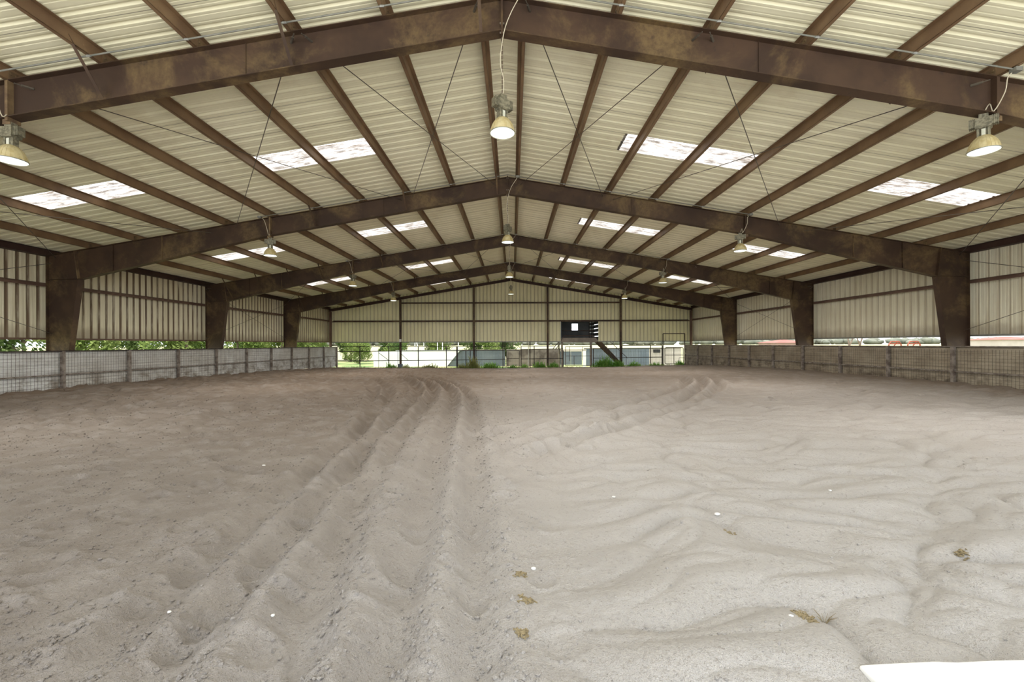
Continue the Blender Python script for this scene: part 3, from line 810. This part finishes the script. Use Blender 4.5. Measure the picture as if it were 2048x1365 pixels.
# ------------------------------------------------------------------ kick walls
PN = 16
PYS = [36.4 - 2.463 * k for k in range(15)]       # post positions, far to near
for sd in (-1, 1):
    kw = thing('kick_wall', (sd * KX, 18, -.2), ('grey' if sd < 0 else 'dusty brown') + ' boarded kick wall with wire mesh and posts along the %s side' % side_name[sd], 'kick wall')
    kt = KT[sd]
    for i in range(len(PYS)):
        y1 = PYS[i]
        mb = MB(); xq = sd * (KX - .03); zb = float(base_z(np.array([sd * 14.3]), np.array([y1]))[0]) - .45
        mb.box(xq - .045, xq + .045, y1 - .05, y1 + .05, zb, kt - .005)
        mb.build('post', M['grey_pipe'], kw)
        if i == len(PYS) - 1: break
        y0 = PYS[i + 1]; zlo = float(base_z(np.array([sd * 14.3]), np.array([y0]))[0]); zl2 = float(base_z(np.array([sd * 14.3]), np.array([y1]))[0])
        zlow = min(zlo, zl2) - .35
        if sd < 0 and i < 4: zlow = max(zlo, zl2) + .05                       # light shows under the far left boards
        # board: sheet metal with shallow horizontal ribs
        line = []; z = zlow
        while z < kt - .03:
            line += [(0, z), (0, z + .13), (.012, z + .15), (.012, z + .20), (0, z + .22)]; z += .23
        line = [(d, min(z, kt - .02)) for d, z in line] + [(0, kt - .02)]
        xb = sd * (KX + .035); n = len(line)
        mb = MB(); vs = [(xb + sd * d, y0, z) for d, z in line] + [(xb + sd * d, y1, z) for d, z in line]
        mb.add(vs, [(k, k + 1, n + k + 1, n + k) for k in range(n - 1)])
        vs = [(xb + sd * (d + .012), y0, z) for d, z in line] + [(xb + sd * (d + .012), y1, z) for d, z in line]
        mb.add(vs, [(k, n + k, n + k + 1, k + 1) for k in range(n - 1)])
        bd = mb.build('board_panel', M['kick_l' if sd < 0 else 'kick_r'], kw)
        # wire mesh in front of the boards
        wm = MB(); xw = sd * (KX - .012); r = .0022
        k = 1; 
        while y0 + k * .1016 < y1 - .03:
            y = y0 + k * .1016; wm.box(xw - r, xw + r, y - r, y + r, zlo - .1, kt - (.03 if sd < 0 else .10)); k += 1
        z = kt - (.10 if sd < 0 else .16); xw2 = xw - sd * .0044
        while z > min(zlo, zl2) - .05:
            wm.box(xw2 - r, xw2 + r, y0 + .05, y1 - .05, z - r, z + r); z -= .1016
        wm.build('wire_mesh', M['wire'], bd)
        # middle rail
        rl = MB(); zr = .585
        rl.box(*sorted((sd * (KX - .045), sd * (KX - .018))), y0 + .05, y1 - .05, zr - .02, zr + .02)
        rl.build('middle_rail', M['grey_pipe'], kw)
    cap = MB(); cap.box(*sorted((sd * (KX - .05), sd * (KX + .07))), PYS[-1], PYS[0] + .05, kt - .02, kt + .012)
    cap.build('top_cap', M['black_pipe' if sd < 0 else 'grey_pipe'], kw)

# ------------------------------------------------------------------ end fence and gates
YF = 36.78
def gz(x): return float(base_z(np.array([x]), np.array([YF]))[0])
def pipe_fence(posts, rails, label, mesh=None, extra=None, thick=.034, pm='black_pipe'):
    f = thing('pipe_fence', ((posts[0][0] + posts[-1][0]) / 2, YF, gz(posts[0][0])), label, 'fence', 'pipe fences across the far end')
    for (x, zt) in posts: MB().tube([(x, YF, gz(x) - .3), (x, YF, zt)], thick + .004, 8).build('post', M[pm], f)
    for (x0, x1, z0, z1) in rails: MB().tube([(x0, YF, z0), (x1, YF, z1)], thick * .85, 8).build('rail', M[pm], f)
    if mesh:
        for (x0, x1, z0, z1) in mesh:
            m = MB(); r = .0042; x = x0
            while x < x1: m.box(x - r, x + r, YF - .045, YF - .037, z0, z1); x += .1016
            z = z0
            while z < z1: m.box(x0, x1, YF - .037, YF - .029, z - r, z + r); z += .1016
            m.build('wire_mesh', M['wire'], f)
    for e_ in (extra or []):
        MB().tube([(e_[0], YF, e_[1]), (e_[2], YF, e_[3])], .02, 6).build('brace', M[pm], f)
    return f
pipe_fence([(x, 1.36) for x in (-14.30, -12.43, -10.06, -7.63, -5.32, -4.46)], [(-14.30, -4.46, 1.35, 1.345), (-14.30, -4.46, .95, .985), (-14.30, -4.46, .17, .21)],
           'dark pipe fence in front of the low white wall, left part of the far end', extra=[(-10.9, .85, -10.06, .20), (-9.14, .83, -8.45, .20), (-10.9, -.45, -10.9, .95), (-9.3, -.45, -9.3, .95)])
pipe_fence([(-4.40, 1.345), (-3.7, .97), (-3.35, .97), (-2.87, 1.345), (-.65, 1.72), (-.48, 1.72)], [(-4.40, -.48, 1.345, 1.345), (-4.40, -.48, .99, 1.03), (-4.40, -.48, .21, .27)],
           'dark pipe fence with wire mesh left of the small gate at the far end', mesh=[(-2.8, -.68, -.35, 1.0), (-4.38, -2.9, -.35, .97)])
pipe_fence([(.84, 1.35), (1.58, 1.72), (1.92, 1.34), (4.06, 1.12), (4.31, .98)], [(.84, 3.6, 1.345, 1.35), (.84, 4.31, 1.06, 1.11), (.84, 4.31, .29, .32)],
           'dark pipe fence with wire mesh between the small gate and the booth gate', mesh=[(.9, 4.02, -.3, 1.08)])
MB_ = tag(MB().tube([(1.42, YF - .05, gz(1.42) - .2), (1.46, YF - .05, 1.70)], .03, 8).build('slim_pole', M['lampplate'], loc=(1.42, YF - .05, gz(1.42))), 'slim pale pole standing at the fence left of the booth gate', 'pole')
pipe_fence([(6.79, 1.15), (9.16, 1.37), (11.51, 1.375), (12.46, 1.37)], [(6.79, 12.46, 1.12, 1.15), (9.16, 12.46, 1.365, 1.375), (6.79, 12.46, .33, .40)],
           'dark pipe fence with wire mesh right of the booth stairs at the far end', mesh=[(9.25, 12.4, -.25, 1.14), (6.85, 9.1, -.25, 1.12)])
def gate(x0, x1, z0, z1, rails, verts, label, mesh=False, rounded=False, m='black_pipe', y=YF - .02, r=.026):
    g = thing('pipe_gate', ((x0 + x1) / 2, y, z0), label, 'gate', 'pipe gates across the far end')
    c = .13 if rounded else .0
    if rounded:
        P = []
        for (cx, cz, a0) in ((x1 - c, z1 - c, 0), (x0 + c, z1 - c, 90), (x0 + c, z0 + c, 180), (x1 - c, z0 + c, 270)):
            for k in range(5):
                a = R(a0 + 22.5 * k); P.append((cx + c * math.cos(a), y, cz + c * math.sin(a)))
        MB().tube(P + [P[0]], r, 8).build('frame', M[m], g, True)
    else:
        MB().tube([(x0, y, z0), (x0, y, z1), ], r, 8).tube([(x1, y, z0), (x1, y, z1)], r, 8).tube([(x0, y, z0), (x1, y, z0)], r, 8).tube([(x0, y, z1), (x1, y, z1)], r, 8).build('frame', M[m], g)
    for z in rails: MB().tube([(x0, y, z), (x1, y, z)], r * .8, 8).build('rail', M[m], g)
    for (x, a, b) in verts: MB().tube([(x, y, a), (x, y, b)], r * .8, 8).build('upright', M[m], g)
    if mesh:
        w = MB(); q = .0042; x = x0 + .05
        while x < x1: w.box(x - q, x + q, y - .034, y - .026, z0, z1); x += .1016
        z = z0 + .05
        while z < z1: w.box(x0, x1, y - .026, y - .018, z - q, z + q); z += .1016
        w.build('wire_mesh', M['wire'], g)
    return g
gate(-.36, .70, -.42, .98, [.32], [(-.24, -.42, .98)], 'small dark pipe gate with wire mesh, left of the booth', True)
gate(4.50, 6.66, -.27, 1.29, [.52], [(4.85, .1, 1.29), (5.9, .15, 1.29), (5.2, -.27, .52)], 'wide pipe gate under the announcer booth', False, m='brown_pipe')
gate(12.68, 14.20, -.17, 1.19, [.56], [(13.42, -.17, 1.19)], 'round-cornered mesh walk gate at the far right', True, True)
fr = thing('gate_frame', (13.45, YF - .02, gz(13.4)), 'tall dark pipe door frame around the mesh walk gate', 'gate frame')
for x in (12.54, 14.33): MB().tube([(x, YF, gz(x) - .3), (x, YF, 2.33)], .036, 8).build('post', M['black_pipe'], fr)
MB().tube([(12.54, YF, 2.33), (14.33, YF, 2.33)], .036, 8).build('top_bar', M['black_pipe'], fr)
MB().tube([(13.83, YF - .07, -.20), (13.83, YF - .07, .34), (14.32, YF - .07, .34)], .022, 6).build('side_bracket', M['black_pipe'], fr)
# ------------------------------------------------------------------ announcer booth and stairs
b = thing('announcer_booth', (5.75, 38.9, GZ), 'dark boarded announcer booth standing behind the end wall opening', 'booth')
y0b, y1b, zf = YE + .12, 40.3, 1.86
MB().box(4.2, 7.5, y0b, y1b, zf - .16, zf).build('deck', M['booth_tan'], b)
MB().box(4.25, 7.2, y0b - .03, y0b - .005, 1.63, 2.02).build('apron_board', M['booth_tan'], b)
wx0, wx1, wz0, wz1 = 5.45, 6.06, 2.72, 3.35
mb = MB()
for bx in ((4.2, wx0, zf, 4.0), (wx1, 7.5, zf, 4.0), (wx0, wx1, zf, wz0), (wx0, wx1, wz1, 4.0)): mb.box(bx[0], bx[1], y1b - .05, y1b, bx[2], bx[3])
mb.build('back_wall', M['booth_dark'], b)
win = MB()
for (a, c, e_, f_) in ((wx0 - .03, wx0 + .02, wz0, wz1), (wx1 - .02, wx1 + .03, wz0, wz1), (wx0, wx1, wz0 - .02, wz0 + .015), (wx0, wx1, wz1 - .015, wz1 + .02)): win.box(a, c, y1b - .08, y1b + .0, e_, f_)
wo = win.build('window_frame', M['booth_dark'], b)
for z in (2.86, 3.02, 3.19): MB().box(wx0 + .02, wx1 - .02, y1b - .06, y1b - .03, z, z + .035).build('slat', M['shade_and_sheet'], wo)
mb = MB().box(4.2, 4.25, y0b, y1b, zf, 4.0); mb.build('side_wall', M['booth_dark'], b)
mb = MB(); mb.add([(4.0, y0b, 4.06), (7.8, y0b, 4.06), (7.8, y1b + .2, 3.95), (4.0, y1b + .2, 3.95), (4.0, y0b, 4.1), (7.8, y0b, 4.1), (7.8, y1b + .2, 3.99), (4.0, y1b + .2, 3.99)], [(0, 3, 2, 1), (4, 5, 6, 7), (0, 1, 5, 4), (2, 3, 7, 6), (1, 2, 6, 5), (3, 0, 4, 7)])
mb.build('roof', M['booth_dark'], b)
for x in (6.98, 7.2): MB().box(x - .03, x + .03, y1b - .5, y1b - .44, zf, 4.0).build('stud', M['black_pipe'], b)
for k_ in range(6): MB().box(7.40, 7.44, y0b, y1b, 1.86 + k_ * .34, 2.145 + k_ * .34).build('side_board', M['booth_dark'], b)
for z in (2.2, 2.5, 2.8, 3.1, 3.4): MB().box(7.0, 7.4, y1b - .47, y1b - .44, z, z + .05).build('slat', M['galv'], b)
MB().tube([(4.3, y0b + .05, 2.62), (7.0, y0b + .05, 2.62)], .035, 8).build('rail', M['black_pipe'], b)
MB().tube([(4.2, y0b - .02, 1.75), (4.47, y0b - .02, 2.19), (6.95, y0b - .02, 2.19), (7.2, y0b - .02, 1.95)], .028, 8).build('front_rail', M['brown_pipe'], b)
for x, y in ((4.30, y0b + .1), (4.30, y1b - .15), (7.2, y1b - .15), (6.72, y0b + .1)): MB().box(x - .07, x + .07, y - .07, y + .07, GZ - .2, zf - .16).build('post', M['booth_tan'], b)
for xa in (3.5, 3.75): MB().tube([(xa, y0b + .1, 1.05), (xa + .55, y0b + .1, 1.74)], .03, 6).build('brace', M['black_pipe'], b)
MB().tube([(6.1, y0b + 1, 3.95), (6.1, y0b + 1, 3.72)], .02, 6).lathe([(.02, 3.76), (.11, 3.66)], 12, (6.1, y0b + 1, 0)).build('lamp_bracket', M['galv'], b)
s = thing('stairs', (8.6, 38.5, GZ), 'steep rust-brown stairs coming down to the right of the booth', 'stairs')
for y in (38.05, 38.85):
    MB().prism_y([(7.3, 1.88), (7.55, 1.88), (10.0, GZ + .02), (9.72, GZ + .02), (7.3, 1.62)], y - .025, y + .025).build('stringer', M['frame'], s)
for k in range(11):
    z = 1.62 - k * .22; x = 7.52 + k * .235; MB().box(x - .02, x + .24, 38.08, 38.82, z, z + .03).build('tread', M['booth_tan'], s)
MB().tube([(7.4, 38.05, 2.7), (9.95, 38.05, .28)], .025, 6).build('handrail', M['black_pipe'], s)
for t in (.3, .62, .95): x = 7.4 + 2.55 * t; MB().tube([(x, 38.05, 2.7 - 2.42 * t), (x, 38.05, 1.75 - 2.42 * t)], .02, 6).build('baluster', M['black_pipe'], s)

# ------------------------------------------------------------------ outdoors
mb = MB(); mb.box(-900, 1600, -60, 1200, GZ - .2, GZ)
structure(mb.build('ground', M['field']), 'dry pasture outside')
mb = MB(); mb.add([(-60, YE + .3, GZ + .012), (18, YE + .3, GZ + .012), (18, 62, GZ + .012), (-60, 62, GZ + .012)], [(0, 1, 2, 3)])
mb.add([(-60, -10, GZ + .012), (-15.6, -10, GZ + .012), (-15.6, YE + .3, GZ + .012), (-60, YE + .3, GZ + .012)], [(0, 1, 2, 3)])
structure(mb.build('lawn', M['grass']), 'green lawn outside the barn')
mb = MB(); mb.add([(-45, -50, GZ + .03), (45, -50, GZ + .03), (30, -1.3, -.10), (-30, -1.3, -.10)], [(0, 1, 2, 3)])  # added unseen pale ground, enlarged to bounce light onto ceiling and walls
structure(mb.build('bounce_apron', M['pebble']), 'added pale ground behind the viewer, bouncing light into the open front')
YW = 46.0
w = thing('low_wall', (-6, YW, GZ), 'low white wall beyond the left end fence, its slanted end a drawn shadow edge', 'wall')
mb = MB(); mb.prism_y([(-11.8, GZ), (-11.8, .84), (-5.26, .90), (-6.65, GZ)], YW, YW + .12); mb.build('panel', M['whitewall'], w)  # slanted right end shapes the edge of a cast shadow
MB().box(-11.9, -5.1, YW - .03, YW + .15, .86, .93).build('top_rail', M['galv'], w)
mb = MB()
for i in range(34): mb.box(-14.07 + i * .07, -14.07 + i * .07 + .045, YW - .3, YW - .26, GZ, .84)
mb.box(-14.1, -11.65, YW - .26, YW - .2, GZ, .80); tag(mb.build('picket_panel', M['whitewall'], loc=(-12.9, YW - .28, GZ)), 'white slatted panel at the left end of the low white wall', 'panel')
w = thing('low_blue_grey_wall', (-3.5, YW + .2, GZ), 'low wall outside with shade put into its blue-grey colour, right of the white wall', 'wall')  # shaded stretch of the white wall, its shade put into the colour
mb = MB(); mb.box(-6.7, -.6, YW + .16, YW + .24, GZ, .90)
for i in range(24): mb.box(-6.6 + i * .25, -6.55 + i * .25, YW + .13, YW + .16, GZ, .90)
mb.build('panel', M['shade_and_sheet'], w); MB().box(-6.7, -.6, YW + .1, YW + .28, .90, .96).build('top_rail', M['concwall'], w)
w = tag(MB().box(-.5, 4.85, YW, YW + .2, GZ, .97).build('concrete_wall', M['concwall'], loc=(2.2, YW, GZ)), 'stained low concrete wall outside, left of the booth gate', 'wall')
g = thing('sheet_gate', (5.9, 44.2, GZ), 'grey double sheet gate outside, seen through the gate under the booth', 'gate')
for a, c in ((4.9, 5.9), (5.92, 7.0)): MB().box(a, c, 44.2, 44.26, -.55, .78).build('leaf', M['shade_and_sheet'], g)
MB().box(4.85, 7.45, 44.18, 44.3, .80, .98).build('lintel', M['housewall'], g)
MB().box(7.1, 7.4, 44.18, 44.3, GZ, .80).build('post', M['whitewall'], g)
w = thing('low_blue_grey_wall', (12, YW, GZ), 'low blue-grey wall outside, beyond the right end fence', 'wall')
mb = MB(); mb.box(7.5, 14.2, YW, YW + .08, GZ, 1.02)
for i in range(26): mb.box(7.6 + i * .25, 7.65 + i * .25, YW - .03, YW, GZ, 1.02)
mb.build('panel', M['shade_and_sheet'], w); MB().box(7.5, 17.5, YW - .05, YW + .12, 1.02, 1.08).build('top_rail', M['concwall'], w)
MB().box(14.2, 17.5, YW, YW + .08, GZ, 1.02).build('pale_panel', M['housewall'], w)
MB().box(14.63, 15.35, YW - .03, YW, .58, .92).build('dark_opening', M['blackvoid'], w)
for i, x in enumerate((-9.6, -8.1, -7.55, -5.8)):
    tag(MB().tube([(x, 49, GZ), (x, 49, 2.4)], .045, 6).build('white_pole', M['white_paint'], loc=(x, 49, GZ)), 'slim white pole standing behind the low white wall', 'pole', 'white poles behind the low wall')
a = thing('a_frame', (-9.9, 48, GZ), 'white A-shaped pole frame behind the low white wall', 'frame')
for x0, x1 in ((-10.5, -10.3), (-9.6, -10.3)): MB().tube([(x0, 48, GZ), (x1, 48, 2.3)], .05, 6).build('leg', M['white_paint'], a)
# trees
def crown(n, blobs, size, seed):
    r = np.random.default_rng(seed); mb = MB()
    for i in range(n):
        c, rad = blobs[r.integers(len(blobs))]
        d = r.normal(size=3); d /= np.linalg.norm(d); q = rad * r.uniform(.35, 1.0) ** .6
        p = Vector(c) + Vector(d * q)
        if p.z < .05: p.z = r.uniform(.05, .5)
        nrm = Vector(r.normal(size=3)).normalized(); u = nrm.orthogonal().normalized(); v = nrm.cross(u)
        s = size * r.uniform(.6, 1.3)
        mb.add([p - u * s, p + v * s * .45, p + u * s, p - v * s * .45], [(0, 1, 2, 3)])
    return mb
def tree(kind, loc, sc, label, group, mats):
    t = thing('leafy_tree', loc, label, 'tree', group)
    if kind in CR: me1, me2 = CR[kind]
    else: raise KeyError
    for nm, mesh, mt in (('crown', me1, mats), ('trunk', me2, 'bark')):
        key = mesh.name + mt
        if key not in CRM:
            m2 = mesh.copy(); m2.materials.clear(); m2.materials.append(M[mt]); CRM[key] = m2
        o = bpy.data.objects.new(nm, CRM[key]); COL.objects.link(o); o.parent = t
    t.scale = (sc, sc, sc); t.rotation_euler = (0, 0, random.uniform(0, 6.28)); return t
CR = {}; CRM = {}
for i in range(3):
    rr = np.random.default_rng(100 + i)
    bl = [((rr.uniform(-1.3, 1.3), rr.uniform(-1.3, 1.3), rr.uniform(.9, 4.2)), rr.uniform(.9, 1.5)) for _ in range(9)]
    a = crown(5600, bl, .13, i).build('crown', M['leaf']); tr = MB()
    tr.tube([(0, 0, -.2), (.05, 0, 1), (-.05, .1, 2.2), (.1, .05, 3.6)], [.16, .13, .1, .05], 8)
    for c, r_ in bl[:5]: tr.tube([(0, .05, max(.6, c[2] - 1.1)), Vector(c) * .6 + Vector((0, 0, c[2] * .35)), c], [.07, .05, .02], 6)
    b_ = tr.build('trunk', M['bark'])
    CR[i] = (a.data, b_.data); bpy.data.objects.remove(a); bpy.data.objects.remove(b_)
n = 0
for y in np.arange(10, 50, 6.4):
    for row in (0, 1):
        x = -(21.5 + row * 6.5) + random.uniform(-.5, .5)
        if y < 16 and row == 0: tree(n % 3, (x, y, GZ), 1.0, 'yellow-green bush outside, seen above the nearest left boards', None, 'leaf_y')
        else: tree(n % 3, (x, y + row * 3.2, GZ), random.uniform(.9, 1.05), 'leafy green tree outside the left wall' if row == 0 else 'darker tree in the back row outside the left wall', 'trees outside the left wall' if row == 0 else 'back row trees outside the left wall', 'leaf' if row == 0 else 'leaf_d')
        n += 1
for i in range(12):
    x = -34 + (i // 2) * 6.2 + (i % 2) * 3.1; y = 60 + (i % 2) * 6.5
    tree(i % 3, (x, y, GZ), random.uniform(.9, 1.05), 'green tree in the front row beyond the low white wall' if i % 2 == 0 else 'dark tree in the back row beyond the low white wall', 'front trees beyond the white wall' if i % 2 == 0 else 'back trees beyond the white wall', ('leaf', 'leaf_d')[i % 2])
for i, x in enumerate((-22.5, -18.2, -13.6)):
    tree(i % 3, (x, 52.5 + (i % 2), GZ), .62, 'low bushy tree on the lawn at the left end of the far fence', 'low trees on the lawn', ('leaf_d', 'leaf', 'leaf_d')[i])
# bare trees on the right pasture
for j, (x, y, l) in enumerate(((41.5, 55, 'leafless tree on the right pasture, left of the pair'), (47.5, 61, 'leafless tree on the right pasture, right of the pair'))):
    mb = MB(); rr = random.Random(j)
    def br(p, d, L, r, dep):
        q = p + d * L; mb.tube([p, (p + q) / 2 + Vector((rr.uniform(-.05, .05),) * 3) * L, q], [r, r * .85, r * .7], 6)
        if dep:
            for k in range(3): br(q, (d + Vector((rr.uniform(-.7, .7), rr.uniform(-.7, .7), rr.uniform(-.1, .4)))).normalized(), L * .72, r * .62, dep - 1)
    br(Vector((x, y, GZ)), Vector((.05, 0, 1)), 1.9, .15, 4)
    tag(mb.build('bare_tree', M['bark'], loc=(x, y, GZ)), l, 'tree', 'bare trees on the pasture')
def house(name, x, y, w, d, hw, hr, wm, rm, label):
    h = thing(name, (x, y, GZ), label, 'house')
    MB().box(x - w / 2, x + w / 2, y - d / 2, y + d / 2, GZ, GZ + hw).build('walls', M[wm], h)
    mb = MB(); e_ = .5; z = GZ + hw
    mb.add([(x - w / 2 - e_, y - d / 2 - e_, z), (x + w / 2 + e_, y - d / 2 - e_, z), (x + w / 2 + e_, y + d / 2 + e_, z), (x - w / 2 - e_, y + d / 2 + e_, z), (x - w * .05, y, z + hr), (x + w * .05, y, z + hr)], [(0, 1, 5, 4), (1, 2, 5), (2, 3, 4, 5), (3, 0, 4), (0, 3, 2, 1)])
    mb.build('roof', M[rm], h)
    MB().box(x + w * .28, x + w * .33, y - d / 2 - .03, y - d / 2, GZ + .6, GZ + 2.2).build('window', M['blackvoid'], h)
    return h
house('red_roofed_house', 121.5, 110, 11.0, 9, 2.95, .85, 'housewall', 'redroof', 'long low pale house with a red roof across the right pasture')
house('brick_house', 74, 122, 9, 8, 2.4, .9, 'pinkroof', 'redroof', 'pinkish house far across the pasture, seen between the right columns')
for j, (x, l) in enumerate(((34.4, 'orange pipe hoop of farm gear over the right boards, left one'), (36.1, 'orange pipe hoop of farm gear over the right boards, right one'))):
    mb = MB(); P = [(x - .55, 40, GZ), (x - .55, 40, 1.35), (x - .35, 40, 1.62), (x + .35, 40, 1.62), (x + .55, 40, 1.35), (x + .55, 40, GZ)]
    mb.tube(P, .06, 8); mb.tube([(x - .4, 40, 1.42), (x + .4, 40, 1.42)], .05, 6); mb.tube([(x - .1, 40, 1.2), (x + .2, 40, 1.62)], .05, 6)
    tag(mb.build('orange_hoop', M['orange'], loc=(x, 40, GZ)), l, 'farm gear', 'orange farm gear')
mb = MB()
for i in range(420):
    x = rng.uniform(-450, 1300); y = rng.uniform(860, 980); r = rng.uniform(5, 9.5); jit = rng.uniform(.75, 1.2, (12,))
    mb.add([(x + vx * r * j * 1.5, y + vy * r * j, GZ + r * .7 + vz * r * j * .85) for (vx, vy, vz), j in zip(ICO, jit)], ICF)
tag(mb.build('distant_treeline', M['farwood'], smooth=True), 'hazy line of trees on the horizon', 'treeline', kind='stuff')
# weeds along the end fence
def weed(x, y, w, h, n, mat, label):
    mb = MB(); z = min(zs(x, min(y, 37.5)), -.2) - .05
    for i in range(n):
        px = x + rng.normal(0, w * .5); py = 36.66 + rng.normal(0, .09); a = rng.uniform(0, 6.28); hh = h * rng.uniform(.35, 1.0) * max(.3, 1 - ((px - x) / w) ** 2 * .35) * (.55 + .75 * rng.uniform() ** 2); lean = rng.uniform(.05, .5) * hh
        d = Vector((math.cos(a), math.sin(a), 0)); p0 = Vector((px, py, z)); p1 = p0 + Vector((0, 0, hh * .6)) + d * lean * .4; p2 = p0 + Vector((0, 0, hh)) + d * lean
        s_ = d.cross(Vector((0, 0, 1))) * rng.uniform(.012, .03)
        mb.add([p0 - s_ * .5, p0 + s_ * .5, p1 + s_, p1 - s_, p2], [(0, 1, 2, 3), (3, 2, 4)])
        for k in range(2):
            t = rng.uniform(.3, .95); c = p0.lerp(p2, t); u = Vector(rng.normal(size=3)).normalized() * rng.uniform(.03, .07); v = u.orthogonal().normalized() * u.length * .45
            mb.add([c - u, c + v, c + u, c - v], [(0, 1, 2, 3)])
    tag(mb.build('weed_clump', M[mat], loc=(x, y, z)), label, 'weeds', 'weeds along the far fence')
for x, y, w, h, n, m, l in ((-9.9, 37.0, .55, .55, 160, 'weed', 'low green weeds right under the braced gate at the far left'), (-8.6, 37.1, .35, .45, 90, 'weed_dry', 'sparse weeds at the foot of the leftmost end wall column'),
    (-6.7, 37.0, .7, .5, 200, 'weed_dry', 'dry weed clump in front of the low white wall'), (-4.0, 37.0, .5, .55, 150, 'weed_dry', 'dry weeds at the right end of the white wall'),
    (-3.1, 36.95, .5, 1.05, 320, 'weed_dry', 'tall olive weeds around the end column left of the ridge'), (-1.7, 37.1, .8, .62, 340, 'weed', 'bright green weeds left of the small gate'),
    (.2, 37.1, .5, .4, 130, 'weed', 'low weeds at the foot of the small gate'), (1.1, 37.0, .35, .5, 120, 'weed', 'weeds at the slim pale pole'), (2.35, 37.0, .5, .72, 240, 'weed', 'green weed clump left of the third end column'),
    (3.5, 37.0, .45, .6, 170, 'weed', 'green weed clump right of the third end column'), (7.7, 37.05, .8, 1.0, 520, 'weed', 'large bright green weed clump under the stairs'), (8.8, 37.0, .5, .75, 280, 'weed', 'green weeds at the foot of the stairs'),
    (10.1, 37.1, .6, .5, 180, 'weed', 'low weeds before the right blue-grey wall'), (11.9, 37.1, .6, .42, 140, 'weed', 'low weeds left of the walk gate'), (13.9, 36.95, .4, .5, 170, 'weed', 'green weeds at the right post of the walk gate')):
    weed(x, y, w, h, n, m, l)

mb = MB()
for i in range(2600):
    px = rng.uniform(-14, 14.2); py = rng.uniform(36.45, 36.83)
    if gn(np.array([px * .9]), np.array([3.3]), 90)[0] < -.12 and rng.uniform() < .8: continue
    z = zs(px, py) - .03; hh = rng.uniform(.06, .24); a = rng.uniform(0, 6.28); d = Vector((math.cos(a), math.sin(a), 0)); s_ = d.cross(Vector((0, 0, 1))) * .014; p0 = Vector((px, py, z))
    mb.add([p0 - s_, p0 + s_, p0 + d * hh * .4 + Vector((0, 0, hh))], [(0, 1, 2)])
tag(mb.build('grass_fringe', M['weed_dry']), 'fringe of short grass along the foot of the far fence', 'grass', kind='stuff')

# ------------------------------------------------------------------ light
sun = bpy.data.lights.new('sun', 'SUN'); sun.energy = 4.0; sun.angle = R(2); sun.color = (1, .95, .86)
so = bpy.data.objects.new('sun', sun); COL.objects.link(so)
d = Vector((.12, .13, -.98)).normalized(); so.rotation_euler = d.to_track_quat('-Z', 'Y').to_euler(); so.location = (0, 0, 30)
wd = bpy.data.worlds.new('sky'); scn.world = wd; wd.use_nodes = True
bg = wd.node_tree.nodes['Background']; bg.inputs[0].default_value = (.90, .95, 1, 1); bg.inputs[1].default_value = 1.7

cam = bpy.data.cameras.new('camera'); co_ = bpy.data.objects.new('camera', cam); COL.objects.link(co_)
cam.sensor_width = 36; cam.lens = 36 * 893 / 2048; cam.clip_start = .05; cam.clip_end = 2500
co_.location = (.15, 0, 1.5); co_.rotation_euler = (R(90), R(.2), 0)
cam.shift_x = -1.3 / 2048; cam.shift_y = 6.5 / 2048
scn.camera = co_
scn.view_settings.view_transform = 'Standard'; scn.view_settings.look = 'None'; scn.view_settings.gamma = 1
scn.view_settings.use_curve_mapping = False; scn.view_settings.exposure = 0.88
